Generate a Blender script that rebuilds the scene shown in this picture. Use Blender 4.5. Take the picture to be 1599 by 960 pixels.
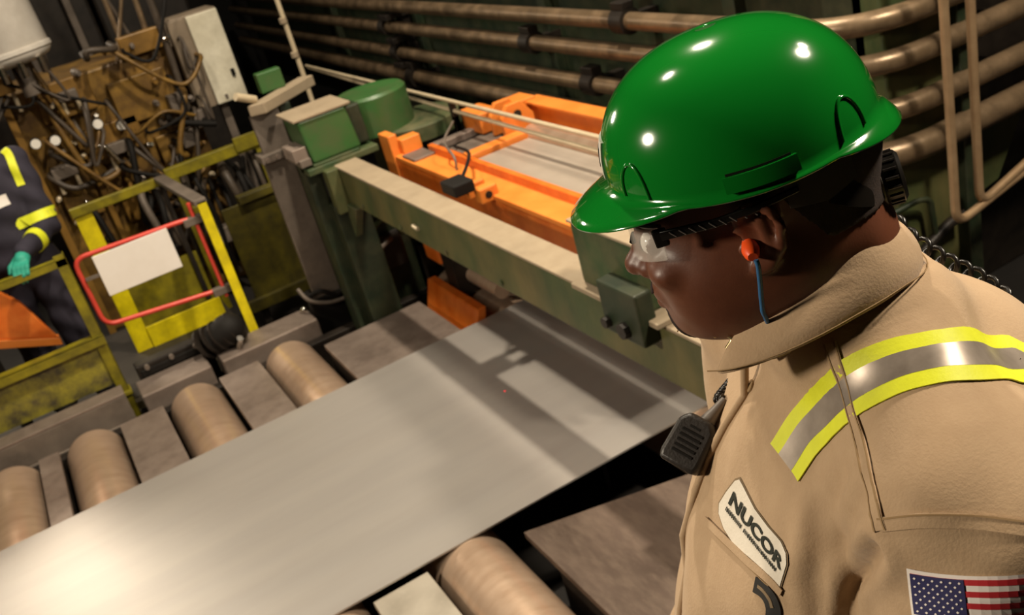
import bpy, bmesh, math, random
import numpy as np
from math import sin, cos, pi, radians, sqrt, atan2
from mathutils import Vector, Matrix
from mathutils.bvhtree import BVHTree
from mathutils.geometry import tessellate_polygon

for o in list(bpy.data.objects): bpy.data.objects.remove(o)
SC = bpy.context.scene
COL = SC.collection
rnd = random.Random(7)

# ------------------------------------------------------------------ camera
# world: z = 0 is the underside of the moving strip, X along the strip, Y across the line
YAW, PITCH, ROLL, FPX = .388573, -.438867, -.276158, 1566.8
CAM = Vector((0, 0, 2.2))
cf = Vector((cos(PITCH)*sin(YAW), cos(PITCH)*cos(YAW), sin(PITCH)))
r0 = Vector((cos(YAW), -sin(YAW), 0)); u0 = r0.cross(cf)
cr = r0*cos(ROLL) + u0*sin(ROLL); cu = -r0*sin(ROLL) + u0*cos(ROLL)
cam = bpy.data.cameras.new('camera'); camo = bpy.data.objects.new('camera', cam); COL.objects.link(camo)
camo.matrix_world = Matrix(((cr.x, cu.x, -cf.x, CAM.x), (cr.y, cu.y, -cf.y, CAM.y), (cr.z, cu.z, -cf.z, CAM.z), (0, 0, 0, 1)))
cam.sensor_width = 36; cam.lens = FPX/1599*36; cam.clip_start = .02; cam.clip_end = 60
cam.dof.use_dof = True; cam.dof.focus_distance = .9; cam.dof.aperture_fstop = 12
SC.camera = camo

# ------------------------------------------------------------------ world, exposure
w = bpy.data.worlds.new('hall_air'); SC.world = w; w.use_nodes = True
w.node_tree.nodes['Background'].inputs[0].default_value = (1, .86, .68, 1)
w.node_tree.nodes['Background'].inputs[1].default_value = .014
SC.view_settings.view_transform = 'Standard'; SC.view_settings.look = 'None'
SC.view_settings.gamma = 1; SC.view_settings.use_curve_mapping = False
SC.view_settings.exposure = 0.0

# unseen hall lamps, some read off highlights and shadows, some added as fill: (x, y, z, power, radius, aim)
LAMPS = [
    ('mercury lamp hung beyond the hose-covered machine', -1.25, 9.4, 3.3, 66, .45, (-.3, 4.2, 0)),
    ('lamp hung high behind the man in the tan coverall', 3.1, -.2, 4.9, 165, .22, (.8, 1.2, 1.2)),
    ('lamp hung over the near left of the roller table', -2.7, 2.0, 3.0, 85, .22, (.4, 1.2, 1.4)),  # unseen left lamp, lowered as added fill for the face under the brim
    ('lamp hung high above the strip', -.4, 3.4, 5.8, 65, .25, (.2, 4.6, 0)),  # unseen lamp added to brighten the strip and rollers from above
    ('lamp hung over the orange side guide', 1.72, 3.7, 5.6, 210, .10, (1.4, 4.0, .4)),
    ('lamp hung high above the pipe run', 3.4, .3, 4.9, 48, .2, (3., 2.8, 1.0)),
]

# ------------------------------------------------------------------ materials
MATS = {}
def srgb(h):
    c = [int(h[i:i+2], 16)/255 for i in (0, 2, 4)]
    return tuple(x/12.92 if x <= .04045 else ((x+.055)/1.055)**2.4 for x in c) + (1,)
def mat(name, col, rough=.5, metal=0., dirt=None, dscale=6, damt=.5, stretch=(1, 1, 1), bump=0., bscale=60, coat=0., spec=.5,
        dirt2=None, d2scale=25, d2amt=.4, rvar=0., emit=None, alpha=None, trans=0., ior=1.45, sss=0, sheen=0, bstretch=None):
    m = bpy.data.materials.new(name); m.use_nodes = True; nt = m.node_tree; n = nt.nodes; L = nt.links
    b = n['Principled BSDF']
    c = srgb(col) if isinstance(col, str) else col
    b.inputs['Base Color'].default_value = c; b.inputs['Roughness'].default_value = rough; b.inputs['Metallic'].default_value = metal
    b.inputs['Coat Weight'].default_value = coat; b.inputs['Coat Roughness'].default_value = .014
    b.inputs['Specular IOR Level'].default_value = spec; b.inputs['Transmission Weight'].default_value = trans; b.inputs['IOR'].default_value = ior
    if sheen: b.inputs['Sheen Weight'].default_value = sheen
    if sss: b.inputs['Subsurface Weight'].default_value = sss; b.inputs['Subsurface Radius'].default_value = (.012, .005, .003); b.inputs['Subsurface Scale'].default_value = 1
    if alpha is not None: b.inputs['Alpha'].default_value = alpha
    if emit: b.inputs['Emission Color'].default_value = srgb(emit[0]); b.inputs['Emission Strength'].default_value = emit[1]
    tc = n.new('ShaderNodeTexCoord'); mp = n.new('ShaderNodeMapping'); mp.inputs['Scale'].default_value = stretch
    L.new(tc.outputs['Object'], mp.inputs[0])
    last = None
    def noise(scale, det, vec):
        t = n.new('ShaderNodeTexNoise'); t.inputs['Scale'].default_value = scale; t.inputs['Detail'].default_value = det
        t.inputs['Roughness'].default_value = .62; L.new(vec, t.inputs['Vector']); return t
    def ramp(src, lo, hi, a):
        mr = n.new('ShaderNodeMapRange'); mr.inputs[1].default_value = lo; mr.inputs[2].default_value = hi
        mr.inputs[3].default_value = 0; mr.inputs[4].default_value = a; L.new(src, mr.inputs[0]); return mr.outputs[0]
    fac = None
    for d, s, a in ((dirt, dscale, damt), (dirt2, d2scale, d2amt)):
        if not d: continue
        t = noise(s, 5, mp.outputs[0]); fac = ramp(t.outputs['Fac'], .38, .66, a)
        mx = n.new('ShaderNodeMix'); mx.data_type = 'RGBA'
        L.new(fac, mx.inputs['Factor'])
        if last: L.new(last, mx.inputs['A'])
        else: mx.inputs['A'].default_value = c
        mx.inputs['B'].default_value = srgb(d); last = mx.outputs['Result']
    if last: L.new(last, b.inputs['Base Color'])
    if rvar and fac:
        mr = n.new('ShaderNodeMapRange'); mr.inputs[3].default_value = rough; mr.inputs[4].default_value = min(1, rough+rvar)
        L.new(fac, mr.inputs[0]); L.new(mr.outputs[0], b.inputs['Roughness'])
    if bump:
        vec = mp.outputs[0]
        if bstretch:
            m2 = n.new('ShaderNodeMapping'); m2.inputs['Scale'].default_value = bstretch; L.new(tc.outputs['Object'], m2.inputs[0]); vec = m2.outputs[0]
        t = noise(bscale, 3, vec); bp = n.new('ShaderNodeBump'); bp.inputs['Strength'].default_value = bump
        bp.inputs['Distance'].default_value = .01; L.new(t.outputs['Fac'], bp.inputs['Height']); L.new(bp.outputs[0], b.inputs['Normal'])
    MATS[name] = m; return m

mat('strip_steel', 'aaa59f', .42, .5, '999490', 1.2, .5, (.5, 4, 1), dirt2='a5a29f', d2scale=2.2, d2amt=.3, bump=.0, bscale=5)
mat('roller_steel', 'cdb096', .28, .6, '9a7a62', 3, .4, (1, 3, 1), dirt2='dcc6b0', d2scale=9, d2amt=.3, rvar=.12, bump=.015, bscale=20)
mat('plate_steel', '8b7d73', .5, .55, '6a5d55', 3, .6, (1, 1, 1), dirt2='a3958a', d2scale=14, d2amt=.4, bump=.06, bscale=40)
mat('plate_dark', '6b5c52', .5, .6, '43372f', 4, .7, (2, .6, 1), dirt2='8d7c6e', d2scale=16, d2amt=.5, bump=.08, bscale=30)
mat('plate_bright', 'c4bcad', .34, .5, '6f6456', 9, .7, dirt2='d3cbbb', d2scale=18, d2amt=.6, bump=.05)
mat('floor_concrete', '1f1b18', .8, 0, '110f0c', 2, .7, bump=.2, bscale=20)
mat('hall_wall', '1d1a17', .85, 0, '0f0e0c', 1.5, .6)
mat('hall_ceiling', '1a1816', .9, 0, '0e0d0c', 1.5, .5)
mat('green_paint', '324a2a', .5, 0, '232c1c', 3.5, .75, dirt2='7d6e50', d2scale=5, d2amt=.45, bump=.05, bscale=30, rvar=.2)
mat('green_bright', '33602e', .42, 0, '253d21', 4, .6, dirt2='6e6a4c', d2scale=8, d2amt=.25, bump=.04)
mat('green_dark', '1a2a18', .55, 0, '10160e', 4, .7, dirt2='4c4a34', d2scale=9, d2amt=.35, bump=.05)
mat('green_stained', '3f4c2b', .55, 0, '2a331f', 3, .7, dirt2='75673f', d2scale=3.2, d2amt=.6, stretch=(1, 1, .6), bump=.06)
mat('dust_tan', '94846d', .75, 0, '7b6d59', 5, .5, dirt2='a3957e', d2scale=18, d2amt=.3, bump=.04)
mat('orange_paint', 'd9691c', .42, 0, '9c430f', 4, .6, dirt2='e98a3c', d2scale=10, d2amt=.4, bump=.03)
mat('orange_bright', 'e8893a', .4, 0, 'c8631a', 5, .5)  # paler copy of orange_paint, overexposed top faces put into the colour
mat('yellow_paint', 'e8d60e', .42, 0, 'b6a40c', 6, .4, dirt2='7c6e1c', d2scale=12, d2amt=.25)
mat('yellow_dirty', '8f8412', .5, 0, '574f14', 5, .7, dirt2='322e14', d2scale=11, d2amt=.5, bump=.05)
mat('yellow_shaded', '544c10', .5, 0, '2e290f', 5, .75, dirt2='1f1b0d', d2scale=9, d2amt=.6, bump=.05)  # darker yellow, the rear guard's shade put into the colour
mat('yellow_mesh', '4d4530', .55, 0, '2f2b20', 9, .8, dirt2='a3992a', d2scale=7, d2amt=.75, bump=.15, bscale=70)
mat('red_tube', 'd4483a', .35, 0, 'a8352c', 12, .4)
mat('sign_white', 'e9e3dc', .5, 0, 'd8cfc4', 5, .4)
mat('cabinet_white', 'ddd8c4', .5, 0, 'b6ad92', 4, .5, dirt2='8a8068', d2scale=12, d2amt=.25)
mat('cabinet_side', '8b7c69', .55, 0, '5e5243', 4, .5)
mat('tank_white', 'd8d2c8', .4, 0, 'a89e90', 4, .5)
mat('grey_steel', '6c6259', .55, .2, '4a423b', 4, .6, dirt2='8a7e72', d2scale=10, d2amt=.35, bump=.06)
mat('machine_brown', '5f4624', .45, .1, '2c2012', 3, .75, dirt2='b78d3c', d2scale=6, d2amt=.5, bump=.08)
mat('machine_ochre', '8d6a30', .42, .1, '4a3519', 4, .6)
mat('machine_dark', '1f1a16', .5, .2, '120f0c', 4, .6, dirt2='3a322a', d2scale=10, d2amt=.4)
mat('rubber_black', '120f0c', .7, 0, spec=.3)
mat('table_grey', 'ada295', .45, .3, '94897c', 3, .5)
mat('hose_grey', '4e443a', .5, 0, '2a241e', 8, .6)
mat('pipe_brown', '6f5d47', .32, .4, '40352a', 4, .6, (1, 1, 1), dirt2='a48a6c', d2scale=9, d2amt=.45, bump=.06, rvar=.2)
mat('pipe_tan', 'a08464', .36, .35, '6e5640', 4, .5, dirt2='c0a582', d2scale=9, d2amt=.4, bump=.03)
mat('tube_bright', 'cdbd9f', .35, .2, 'a8987a', 9, .4)
mat('chrome', 'd9d4cb', .18, 1.)
mat('gauge_white', 'f3efe6', .35)
mat('helmet_green', '0d7020', .12, 0, '0b641b', 3, .25, coat=1., spec=.6, bump=.004, bscale=14)
mat('helmet_lining', '3d3a33', .6)
mat('sticker_white', 'e9e4da', .4, 0, '8a8378', 60, .5)
mat('sticker_dark', '25231f', .5)
mat('plastic_black', '15120f', .32, 0, spec=.5)
mat('plastic_dark', '2b2622', .42, 0, '1c1815', 30, .5, bump=.1, bscale=300)
mat('plastic_grey', '6d6660', .4)
mat('strap_grey', '4d463e', .55)
mat('skin', '5c3523', .42, 0, '47261a', 30, .45, dirt2='7a4832', d2scale=9, d2amt=.45, bump=.03, bscale=420, sss=.06)
mat('skin_ear', '6a3520', .38, 0, '54281a', 30, .4, sss=.1)
mat('hair_black', '20140e', .85, 0, '302017', 200, .6, bump=.15, bscale=500)
mat('eye_white', 'e8e2da', .2)
mat('eye_dark', '1e120b', .1)
mat('fabric_tan', 'aa8f70', .85, 0, '9e8363', 5, .5, dirt2='b69c7c', d2scale=60, d2amt=.3, bump=.12, bscale=330, sheen=.15)
mat('thread_tan', '8d7350', .85)
mat('fabric_shadow', '6b563c', .9)
mat('lime_tape', 'd6dc2a', .6, 0, 'c2c81f', 60, .4, bump=.08, bscale=300)
mat('silver_tape', '8f8479', .4, .45, '6d635a', 30, .6, dirt2='b8aca0', d2scale=14, d2amt=.5)
mat('patch_white', 'd9d1c2', .75, 0, 'c9bfae', 40, .4, bump=.1, bscale=300)
mat('patch_ink', '20241b', .75)
mat('patch_edge', '7d6a50', .8)
mat('tag_black', '17140f', .7)
mat('flag_red', 'b3232a', .7); mat('flag_white', 'e9e1da', .7); mat('flag_blue', '2b2a55', .7)
mat('zip_brass', 'cbb68a', .3, .9)
mat('plug_orange', 'f0531a', .45); mat('cord_blue', '2b5f8a', .45)
mat('lens_clear', 'e9e4da', .08, 0, alpha=.18)
mat('fabric_navy', '2a2733', .85, 0, '1d1b25', 5, .6, dirt2='3a3644', d2scale=9, d2amt=.3, bump=.15, bscale=120)
mat('glove_teal', '2e9c86', .6, 0, '1f7a68', 15, .5)
mat('glove_tan', '8a6f4a', .8)
mat('boot_black', '1a1613', .6)
mat('lamp_shell', '3a3732', .5, .4)
mat('lamp_glass', 'fff0d8', .3, emit=('ffe2b4', 14))
mat('laser_red', 'ff2a3a', .5, emit=('ff1830', 1.5))
mat('deck_plate', '3d3730', .6, .3, '231f1a', 5, .6, bump=.3, bscale=60)

# ------------------------------------------------------------------ scene-graph helpers
ORG = {}
def tag(o, label=None, cat=None, group=None, kind=None):
    if label: o['label'] = label
    if cat: o['category'] = cat
    if group: o['group'] = group
    if kind: o['kind'] = kind
    return o
def empty(name, loc, label=None, cat=None, group=None, kind=None):
    o = bpy.data.objects.new(name, None); COL.objects.link(o); o.location = loc; o.empty_display_size = .1
    ORG[o] = Vector(loc); return tag(o, label, cat, group, kind)
def frame_from(d):
    d = d.normalized(); a = Vector((0, 0, 1)) if abs(d.z) < .95 else Vector((1, 0, 0))
    s = d.cross(a).normalized(); return s, s.cross(d).normalized()

class MB:
    def __init__(s): s.v = []; s.f = []; s.m = []; s.mi = 0
    def mesh(s, V, F):
        o = len(s.v); s.v += [tuple(p) for p in V]; s.f += [tuple(i+o for i in f) for f in F]; s.m += [s.mi]*len(F); return s
    def box(s, x0, x1, y0, y1, z0, z1):
        return s.mesh([(x, y, z) for z in (z0, z1) for y in (y0, y1) for x in (x0, x1)],
                      [(0, 2, 3, 1), (4, 5, 7, 6), (0, 1, 5, 4), (2, 6, 7, 3), (0, 4, 6, 2), (1, 3, 7, 5)])
    def hexa(s, b, t):      # bottom and top quads, counter-clockwise seen from above
        return s.mesh(list(b)+list(t), [(3, 2, 1, 0), (4, 5, 6, 7)]+[(i, (i+1) % 4, (i+1) % 4+4, i+4) for i in range(4)])
    def prism(s, poly, d):
        n = len(poly); d = Vector(d); P = [Vector(p) for p in poly]
        return s.mesh(P+[p+d for p in P], [tuple(range(n-1, -1, -1)), tuple(range(n, 2*n))]+[(i, (i+1) % n, (i+1) % n+n, i+n) for i in range(n)])
    def tube(s, path, r, seg=10, caps=True, up=None):
        P = [Vector(p) for p in path]; n = len(P); R = r if hasattr(r, '__len__') else [r]*n
        V = []; F = []; pu = None
        for i in range(n):
            d = (P[min(i+1, n-1)]-P[max(i-1, 0)]).normalized()
            if pu is None: a, b = frame_from(d)
            else: a = (pu-d*pu.dot(d)).normalized(); b = a.cross(d) * -1
            pu = a; b = d.cross(a)
            for k in range(seg):
                t = 2*pi*k/seg; V.append(P[i]+(a*cos(t)+b*sin(t))*R[i])
        for i in range(n-1):
            for k in range(seg):
                k2 = (k+1) % seg; F.append((i*seg+k, i*seg+k2, (i+1)*seg+k2, (i+1)*seg+k))
        if caps: F.append(tuple(range(seg-1, -1, -1))); F.append(tuple((n-1)*seg+k for k in range(seg)))
        return s.mesh(V, F)
    def cyl(s, a, b, r, seg=20): return s.tube([a, b], r, seg)
    def lathe(s, base, axis, prof, seg=28):   # prof: (radius, height along axis)
        base = Vector(base); axis = Vector(axis).normalized(); a, b = frame_from(axis); b = axis.cross(a); n = len(prof); V = []; F = []
        for r, h in prof:
            for k in range(seg):
                t = 2*pi*k/seg; V.append(base+axis*h+(a*cos(t)+b*sin(t))*max(r, 1e-4))
        for i in range(n-1):
            for k in range(seg):
                k2 = (k+1) % seg; F.append((i*seg+k, i*seg+k2, (i+1)*seg+k2, (i+1)*seg+k))
        F.append(tuple(range(seg-1, -1, -1))); F.append(tuple((n-1)*seg+k for k in range(seg)))
        return s.mesh(V, F)
    def ell(s, c, r, seg=16, rings=10):
        c = Vector(c); V = []; F = []
        for i in range(rings+1):
            ph = pi*i/rings
            for k in range(seg):
                t = 2*pi*k/seg; V.append((c.x+r[0]*sin(ph)*cos(t), c.y+r[1]*sin(ph)*sin(t), c.z-r[2]*cos(ph)))
        for i in range(rings):
            for k in range(seg):
                k2 = (k+1) % seg; F.append((i*seg+k, i*seg+k2, (i+1)*seg+k2, (i+1)*seg+k))
        return s.mesh(V, F)
    def build(s, name, m, parent=None, bevel=0., smooth=None, label=None, cat=None, group=None, kind=None, origin=None, seg=2):
        V = s.v
        if parent is not None: o0 = ORG[parent]
        elif origin is not None: o0 = Vector(origin)
        else:
            A = np.array(V); o0 = Vector(((A[:, 0].min()+A[:, 0].max())/2, (A[:, 1].min()+A[:, 1].max())/2, A[:, 2].min()))
        me = bpy.data.meshes.new(name)
        me.from_pydata([(x-o0.x, y-o0.y, z-o0.z) for x, y, z in V], [], s.f)
        for mm in (m if isinstance(m, (list, tuple)) else [m]): me.materials.append(MATS[mm])
        me.polygons.foreach_set('material_index', s.m)
        bm = bmesh.new(); bm.from_mesh(me); bmesh.ops.recalc_face_normals(bm, faces=bm.faces)
        bm.to_mesh(me); bm.free()
        ob = bpy.data.objects.new(name, me); COL.objects.link(ob)
        if parent is not None: ob.parent = parent
        else: ob.location = o0
        ORG[ob] = o0
        if smooth is not None:
            me.polygons.foreach_set('use_smooth', [True]*len(me.polygons))
            if smooth > 0: me.set_sharp_from_angle(angle=radians(smooth))
        if bevel:
            b = ob.modifiers.new('edge', 'BEVEL'); b.width = bevel; b.segments = seg; b.limit_method = 'ANGLE'; b.harden_normals = False
        return tag(ob, label, cat, group, kind)

def arc_path(pts, rad, n=6):    # polyline with rounded corners
    P = [Vector(p) for p in pts]; out = [P[0]]
    for i in range(1, len(P)-1):
        a, b = (P[i-1]-P[i]), (P[i+1]-P[i]); ra = min(rad, a.length*.49, b.length*.49); a.normalize(); b.normalize()
        p0, p1 = P[i]+a*ra, P[i]+b*ra
        for k in range(n+1):
            t = k/n; out.append(p0*(1-t)**2+P[i]*2*t*(1-t)+p1*t*t)
    out.append(P[-1]); return out
def smooth_path(pts, n=6):      # Catmull-Rom
    P = [Vector(p) for p in pts]; P = [P[0]*2-P[1]]+P+[P[-1]*2-P[-2]]; out = []
    for i in range(1, len(P)-2):
        for k in range(n):
            t = k/n; a, b, c, d = P[i-1:i+3]
            out.append(.5*((2*b)+(c-a)*t+(2*a-5*b+4*c-d)*t*t+(3*b-a-3*c+d)*t**3))
    out.append(P[-2]); return out

# ------------------------------------------------------------------ signed-distance modelling (for bodies, clothes)
def s_ell(p, c, r):
    q = p-np.array(c, np.float32); r = np.array(r, np.float32); k0 = np.sqrt(((q/r)**2).sum(1)); k1 = np.sqrt(((q/r**2)**2).sum(1))+1e-6
    return k0*(k0-1)/k1
def s_cone(p, a, b, ra, rb):
    a = np.array(a, np.float32); ba = np.array(b, np.float32)-a; pa = p-a
    h = np.clip(pa@ba/(ba@ba), 0, 1); return np.sqrt(((pa-h[:, None]*ba)**2).sum(1))-(ra+(rb-ra)*h)
def smin(a, b, k):
    h = np.clip(.5+.5*(b-a)/k, 0, 1); return b*(1-h)+a*h-k*h*(1-h)
def smax(a, b, k): return -smin(-a, -b, k)
def nets(fn, lo, hi, h):
    lo = np.array(lo, np.float32); n = np.ceil((np.array(hi)-lo)/h).astype(int)+1
    ax = [lo[i]+h*np.arange(n[i], dtype=np.float32) for i in range(3)]
    G = np.stack(np.meshgrid(*ax, indexing='ij'), -1).reshape(-1, 3)
    D = np.concatenate([fn(G[i:i+400000]) for i in range(0, len(G), 400000)]).reshape(n)
    S = D < 0
    c = [S[i:n[0]-1+i, j:n[1]-1+j, k:n[2]-1+k] for i in (0, 1) for j in (0, 1) for k in (0, 1)]
    cnt = sum(x.astype(np.int8) for x in c); act = (cnt > 0) & (cnt < 8)
    idx = -np.ones(act.shape, np.int64); A = np.argwhere(act); idx[act] = np.arange(len(A))
    pos = np.zeros((len(A), 3)); num = np.zeros(len(A))
    cor = [(i, j, k) for i in (0, 1) for j in (0, 1) for k in (0, 1)]
    val = {q: D[A[:, 0]+q[0], A[:, 1]+q[1], A[:, 2]+q[2]] for q in cor}
    for q in cor:
        for ax_ in range(3):
            if q[ax_]: continue
            q2 = list(q); q2[ax_] = 1; q2 = tuple(q2); a, b = val[q], val[q2]; x = (a < 0) != (b < 0)
            t = np.where(x, a/np.where(x, a-b, 1), 0); e = np.array(q, float)[None]+0*pos; e[:, ax_] += t
            pos += e*x[:, None]; num += x
    V = lo+h*(A+pos/num[:, None]); F = []
    for ax_ in range(3):
        o1, o2 = [(1, 2), (2, 0), (0, 1)][ax_]
        sl = [slice(None)]*3; s2 = [slice(None)]*3
        sl[ax_] = slice(0, n[ax_]-1); s2[ax_] = slice(1, n[ax_])
        X = S[tuple(sl)] != S[tuple(s2)]; E_ = np.argwhere(X)
        E_ = E_[(E_[:, o1] > 0) & (E_[:, o2] > 0) & (E_[:, o1] < n[o1]-1) & (E_[:, o2] < n[o2]-1)]
        ins = S[E_[:, 0], E_[:, 1], E_[:, 2]]
        def at(d1, d2):
            q = E_.copy(); q[:, o1] -= d1; q[:, o2] -= d2; return idx[q[:, 0], q[:, 1], q[:, 2]]
        Q = np.stack([at(1, 1), at(0, 1), at(0, 0), at(1, 0)], 1); Q[~ins] = Q[~ins][:, ::-1]; F.append(Q)
    return V, np.concatenate(F)
def to_mesh(name, V, F, m, parent, bvh=False, **kw):
    b = MB(); b.mesh([tuple(x) for x in V.tolist()], [tuple(x) for x in F.tolist()])
    ob = b.build(name, m, parent, smooth=0, **kw)
    return (ob, BVHTree.FromPolygons(b.v, b.f)) if bvh else ob
def relax(V, F, it=2, lam=.5):
    e = np.concatenate([F[:, [i, (i+1) % 4]] for i in range(4)]); e = np.concatenate([e, e[:, ::-1]])
    for _ in range(it):
        s = np.zeros_like(V); c = np.zeros(len(V)); np.add.at(s, e[:, 0], V[e[:, 1]]); np.add.at(c, e[:, 0], 1)
        V = V*(1-lam)+lam*s/np.maximum(c, 1)[:, None]
    return V
def vnormals(V, F):
    n = np.cross(V[F[:, 2]]-V[F[:, 0]], V[F[:, 3]]-V[F[:, 1]]); o = np.zeros_like(V)
    for i in range(4): np.add.at(o, F[:, i], n)
    return o/(np.linalg.norm(o, axis=1)[:, None]+1e-12)
# ------------------------------------------------------------------ the hall
FZ = -.36
def struct(name, m, *box):
    return MB().box(*box).build(name, m, kind='structure')
struct('floor', 'floor_concrete', -9, 10, -5, 13, FZ-.1, FZ)
struct('wall_back', 'hall_wall', -9, 10, 13, 13.2, FZ, 7.4)
struct('wall_front', 'hall_wall', -9, 10, -5.2, -5, FZ, 7.4)
struct('wall_left', 'hall_wall', -9.2, -9, -5.2, 13.2, FZ, 7.4)
struct('wall_right', 'hall_wall', 10, 10.2, -5.2, 13.2, FZ, 7.4)
struct('ceiling', 'hall_ceiling', -9.2, 10.2, -5.2, 13.2, 7.4, 7.6)

# hall lamps: bell housing, glass, hanger rod and the light they give
for lab, x, y, z, pw, rad, aim in LAMPS:
    t = empty('high_bay_lamp', (x, y, z), 'bell-shaped ' + lab, 'lamp', 'hall lamps')
    d = (Vector(aim)-Vector((x, y, z))).normalized(); p = Vector((x, y, z))
    MB().lathe(p, -d, [(rad*1.12, -.02), (rad*1.1, 0), (rad*.95, .1), (rad*.5, .24), (.07, .3), (.07, .42), (.02, .45)], 24).build('housing', 'lamp_shell', t, smooth=40)
    MB().lathe(p, d, [(rad*1.02, -.015), (rad*1.02, -.005)], 24).build('lamp_glass', 'lamp_glass', t)
    MB().tube([p-d*.43, p-d*.5+Vector((0, 0, .1)), Vector(((p-d*.5).x, (p-d*.5).y, 7.39))], .015, 6).build('hanger', 'lamp_shell', t)
    li = bpy.data.lights.new('lamp_light', 'AREA'); li.shape = 'DISK'; li.size = rad*2; li.energy = pw; li.color = (1, .86, .67); li.spread = radians(150)
    lo = bpy.data.objects.new('lamp_light', li); COL.objects.link(lo); lo.parent = t
    lo.rotation_euler = d.to_track_quat('-Z', 'Y').to_euler(); lo.location = d*.03

# ------------------------------------------------------------------ roller table
RX = [(-.755, 'worn brown table roller, leftmost, cut by the left edge of the picture'), (-.345, 'worn brown table roller, second from the left edge'),
      (.205, 'worn brown table roller right of the yellow guard post foot'), (.745, 'worn brown table roller beside the plate under the green beam'),
      (-1.3, 'worn brown table roller just beyond the left edge of the picture'), (-1.84, 'worn brown table roller farthest to the left, out of the picture'),
      (1.80, 'dark table roller past the green cross beam, mostly hidden')]
for x, lab in RX:
    t = empty('table_roller', (x, 3.5, -.147), lab, 'roller', 'rollers of the roller table')
    MB().lathe((x, 1.95, -.147), (0, 1, 0), [(.05, 0), (.125, 0), (.142, .008), (.147, .03), (.147, 3.19), (.142, 3.215), (.125, 3.225), (.05, 3.225)], 56).build('barrel', 'roller_steel', t, smooth=35)
    for a, b in ((1.72, 1.95), (5.17, 5.3)):
        MB().cyl((x, a, -.147), (x, b, -.147), .045, 20).build('shaft', 'grey_steel', t, smooth=35)
    MB().box(x-.09, x+.09, 1.6, 1.74, FZ, -.05).build('bearing_block', 'machine_dark', t, .01)
def apron(lab, m, x0, x1, y0, y1, y1b=None, zt=-.025):
    t = empty('apron_plate', ((x0+x1)/2, (y0+y1)/2, FZ), lab, 'plate', 'apron plates between the rollers')
    y1b = y1 if y1b is None else y1b
    MB().prism([(x0, y0, zt-.03), (x1, y0, zt-.03), (x1, y1b, zt-.03), (x0, y1, zt-.03)], (0, 0, .03)).build('top_plate', m, t, .003)
    for a in (x0+.01, x1-.03):
        MB().box(a, a+.02, y0+.02, min(y1, y1b)-.02, FZ, zt-.03).build('skirt', 'machine_dark', t)
apron('narrow grey apron plate between the two leftmost rollers', 'plate_steel', -.6, -.5, 3.1, 5.14)
apron('grey apron plate between the second and third rollers', 'plate_steel', -.185, .045, 3.1, 5.12)
apron('grey apron plate between the third and fourth rollers', 'plate_steel', .36, .585, 3.1, 5.14)
apron('wide grey apron plate under the far end of the green beam', 'plate_steel', .915, 1.5, 3.1, 4.955)
apron('bright scuffed apron plate at the bottom edge of the picture', 'plate_bright', .365, .578, 1.95, 2.83)
apron('wide dark apron plate beside the man, near side of the strip', 'plate_dark', .935, 1.6, 1.95, 2.755, 2.56)
f = empty('roller_table_frame', (0, 3.5, FZ), 'dark steel side beams carrying the roller table', 'frame')
MB().box(-4, 2.2, 5.17, 5.24, FZ, -.09).build('side_beam', 'machine_dark', f, .006)
MB().box(-4, 2.2, 1.76, 1.86, FZ, -.2).build('side_beam', 'machine_dark', f, .006)
MB().box(-4, 3.08, 2.835, 4.345, .0, .007).build('steel_strip', 'strip_steel', label='wide smooth grey steel strip running over the rollers', cat='steel strip')
MB().lathe((1.34, 3.62, .0071), (0, 0, 1), [(.0045, 0), (.003, .0006)], 12).build('laser_dot', 'laser_red', label='tiny red laser spot on the strip under the beam', cat='light spot')

# far-side ledge
MB().box(-.03, .36, 5.29, 5.52, FZ, -.005).build('ledge_block', 'plate_steel', bevel=.008, label='grey steel ledge block behind the third roller, left of the black motor', cat='ledge', group='far ledge blocks')
MB().box(.42, .99, 5.27, 5.5, FZ, .0).build('ledge_block', 'plate_steel', bevel=.008, label='long grey steel ledge block behind the fourth roller', cat='ledge', group='far ledge blocks')
t = empty('channel_beam', (-.9, 5.33, FZ), 'brown grey channel beam under the yellow mesh guard', 'beam')
MB().box(-2.2, -.1, 5.27, 5.30, -.09, .05).build('web', 'grey_steel', t, .004)
MB().box(-2.2, -.1, 5.27, 5.40, .05, .066).build('flange', 'plate_steel', t, .003)
MB().box(-2.2, -.1, 5.25, 5.40, -.105, -.09).build('flange', 'grey_steel', t, .003)
for x in (-2.0, -1.1, -.2): MB().box(x-.04, x+.04, 5.29, 5.38, FZ, -.105).build('foot', 'machine_dark', t)

# ------------------------------------------------------------------ operator platform, yellow guards, gate with sign
DZ = -.2
t = empty('operator_platform', (-.4, 6.1, FZ), 'low dark deck the left worker stands on', 'platform')
MB().box(-2.4, .7, 5.6, 7.0, DZ-.03, DZ).build('deck', 'deck_plate', t, .004)
for x, y in ((-2.3, 5.7), (-2.3, 6.9), (-.9, 5.7), (-.9, 6.9), (.6, 5.7), (.6, 6.9)): MB().box(x-.03, x+.03, y-.03, y+.03, FZ, DZ-.03).build('leg', 'machine_dark', t)

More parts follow.
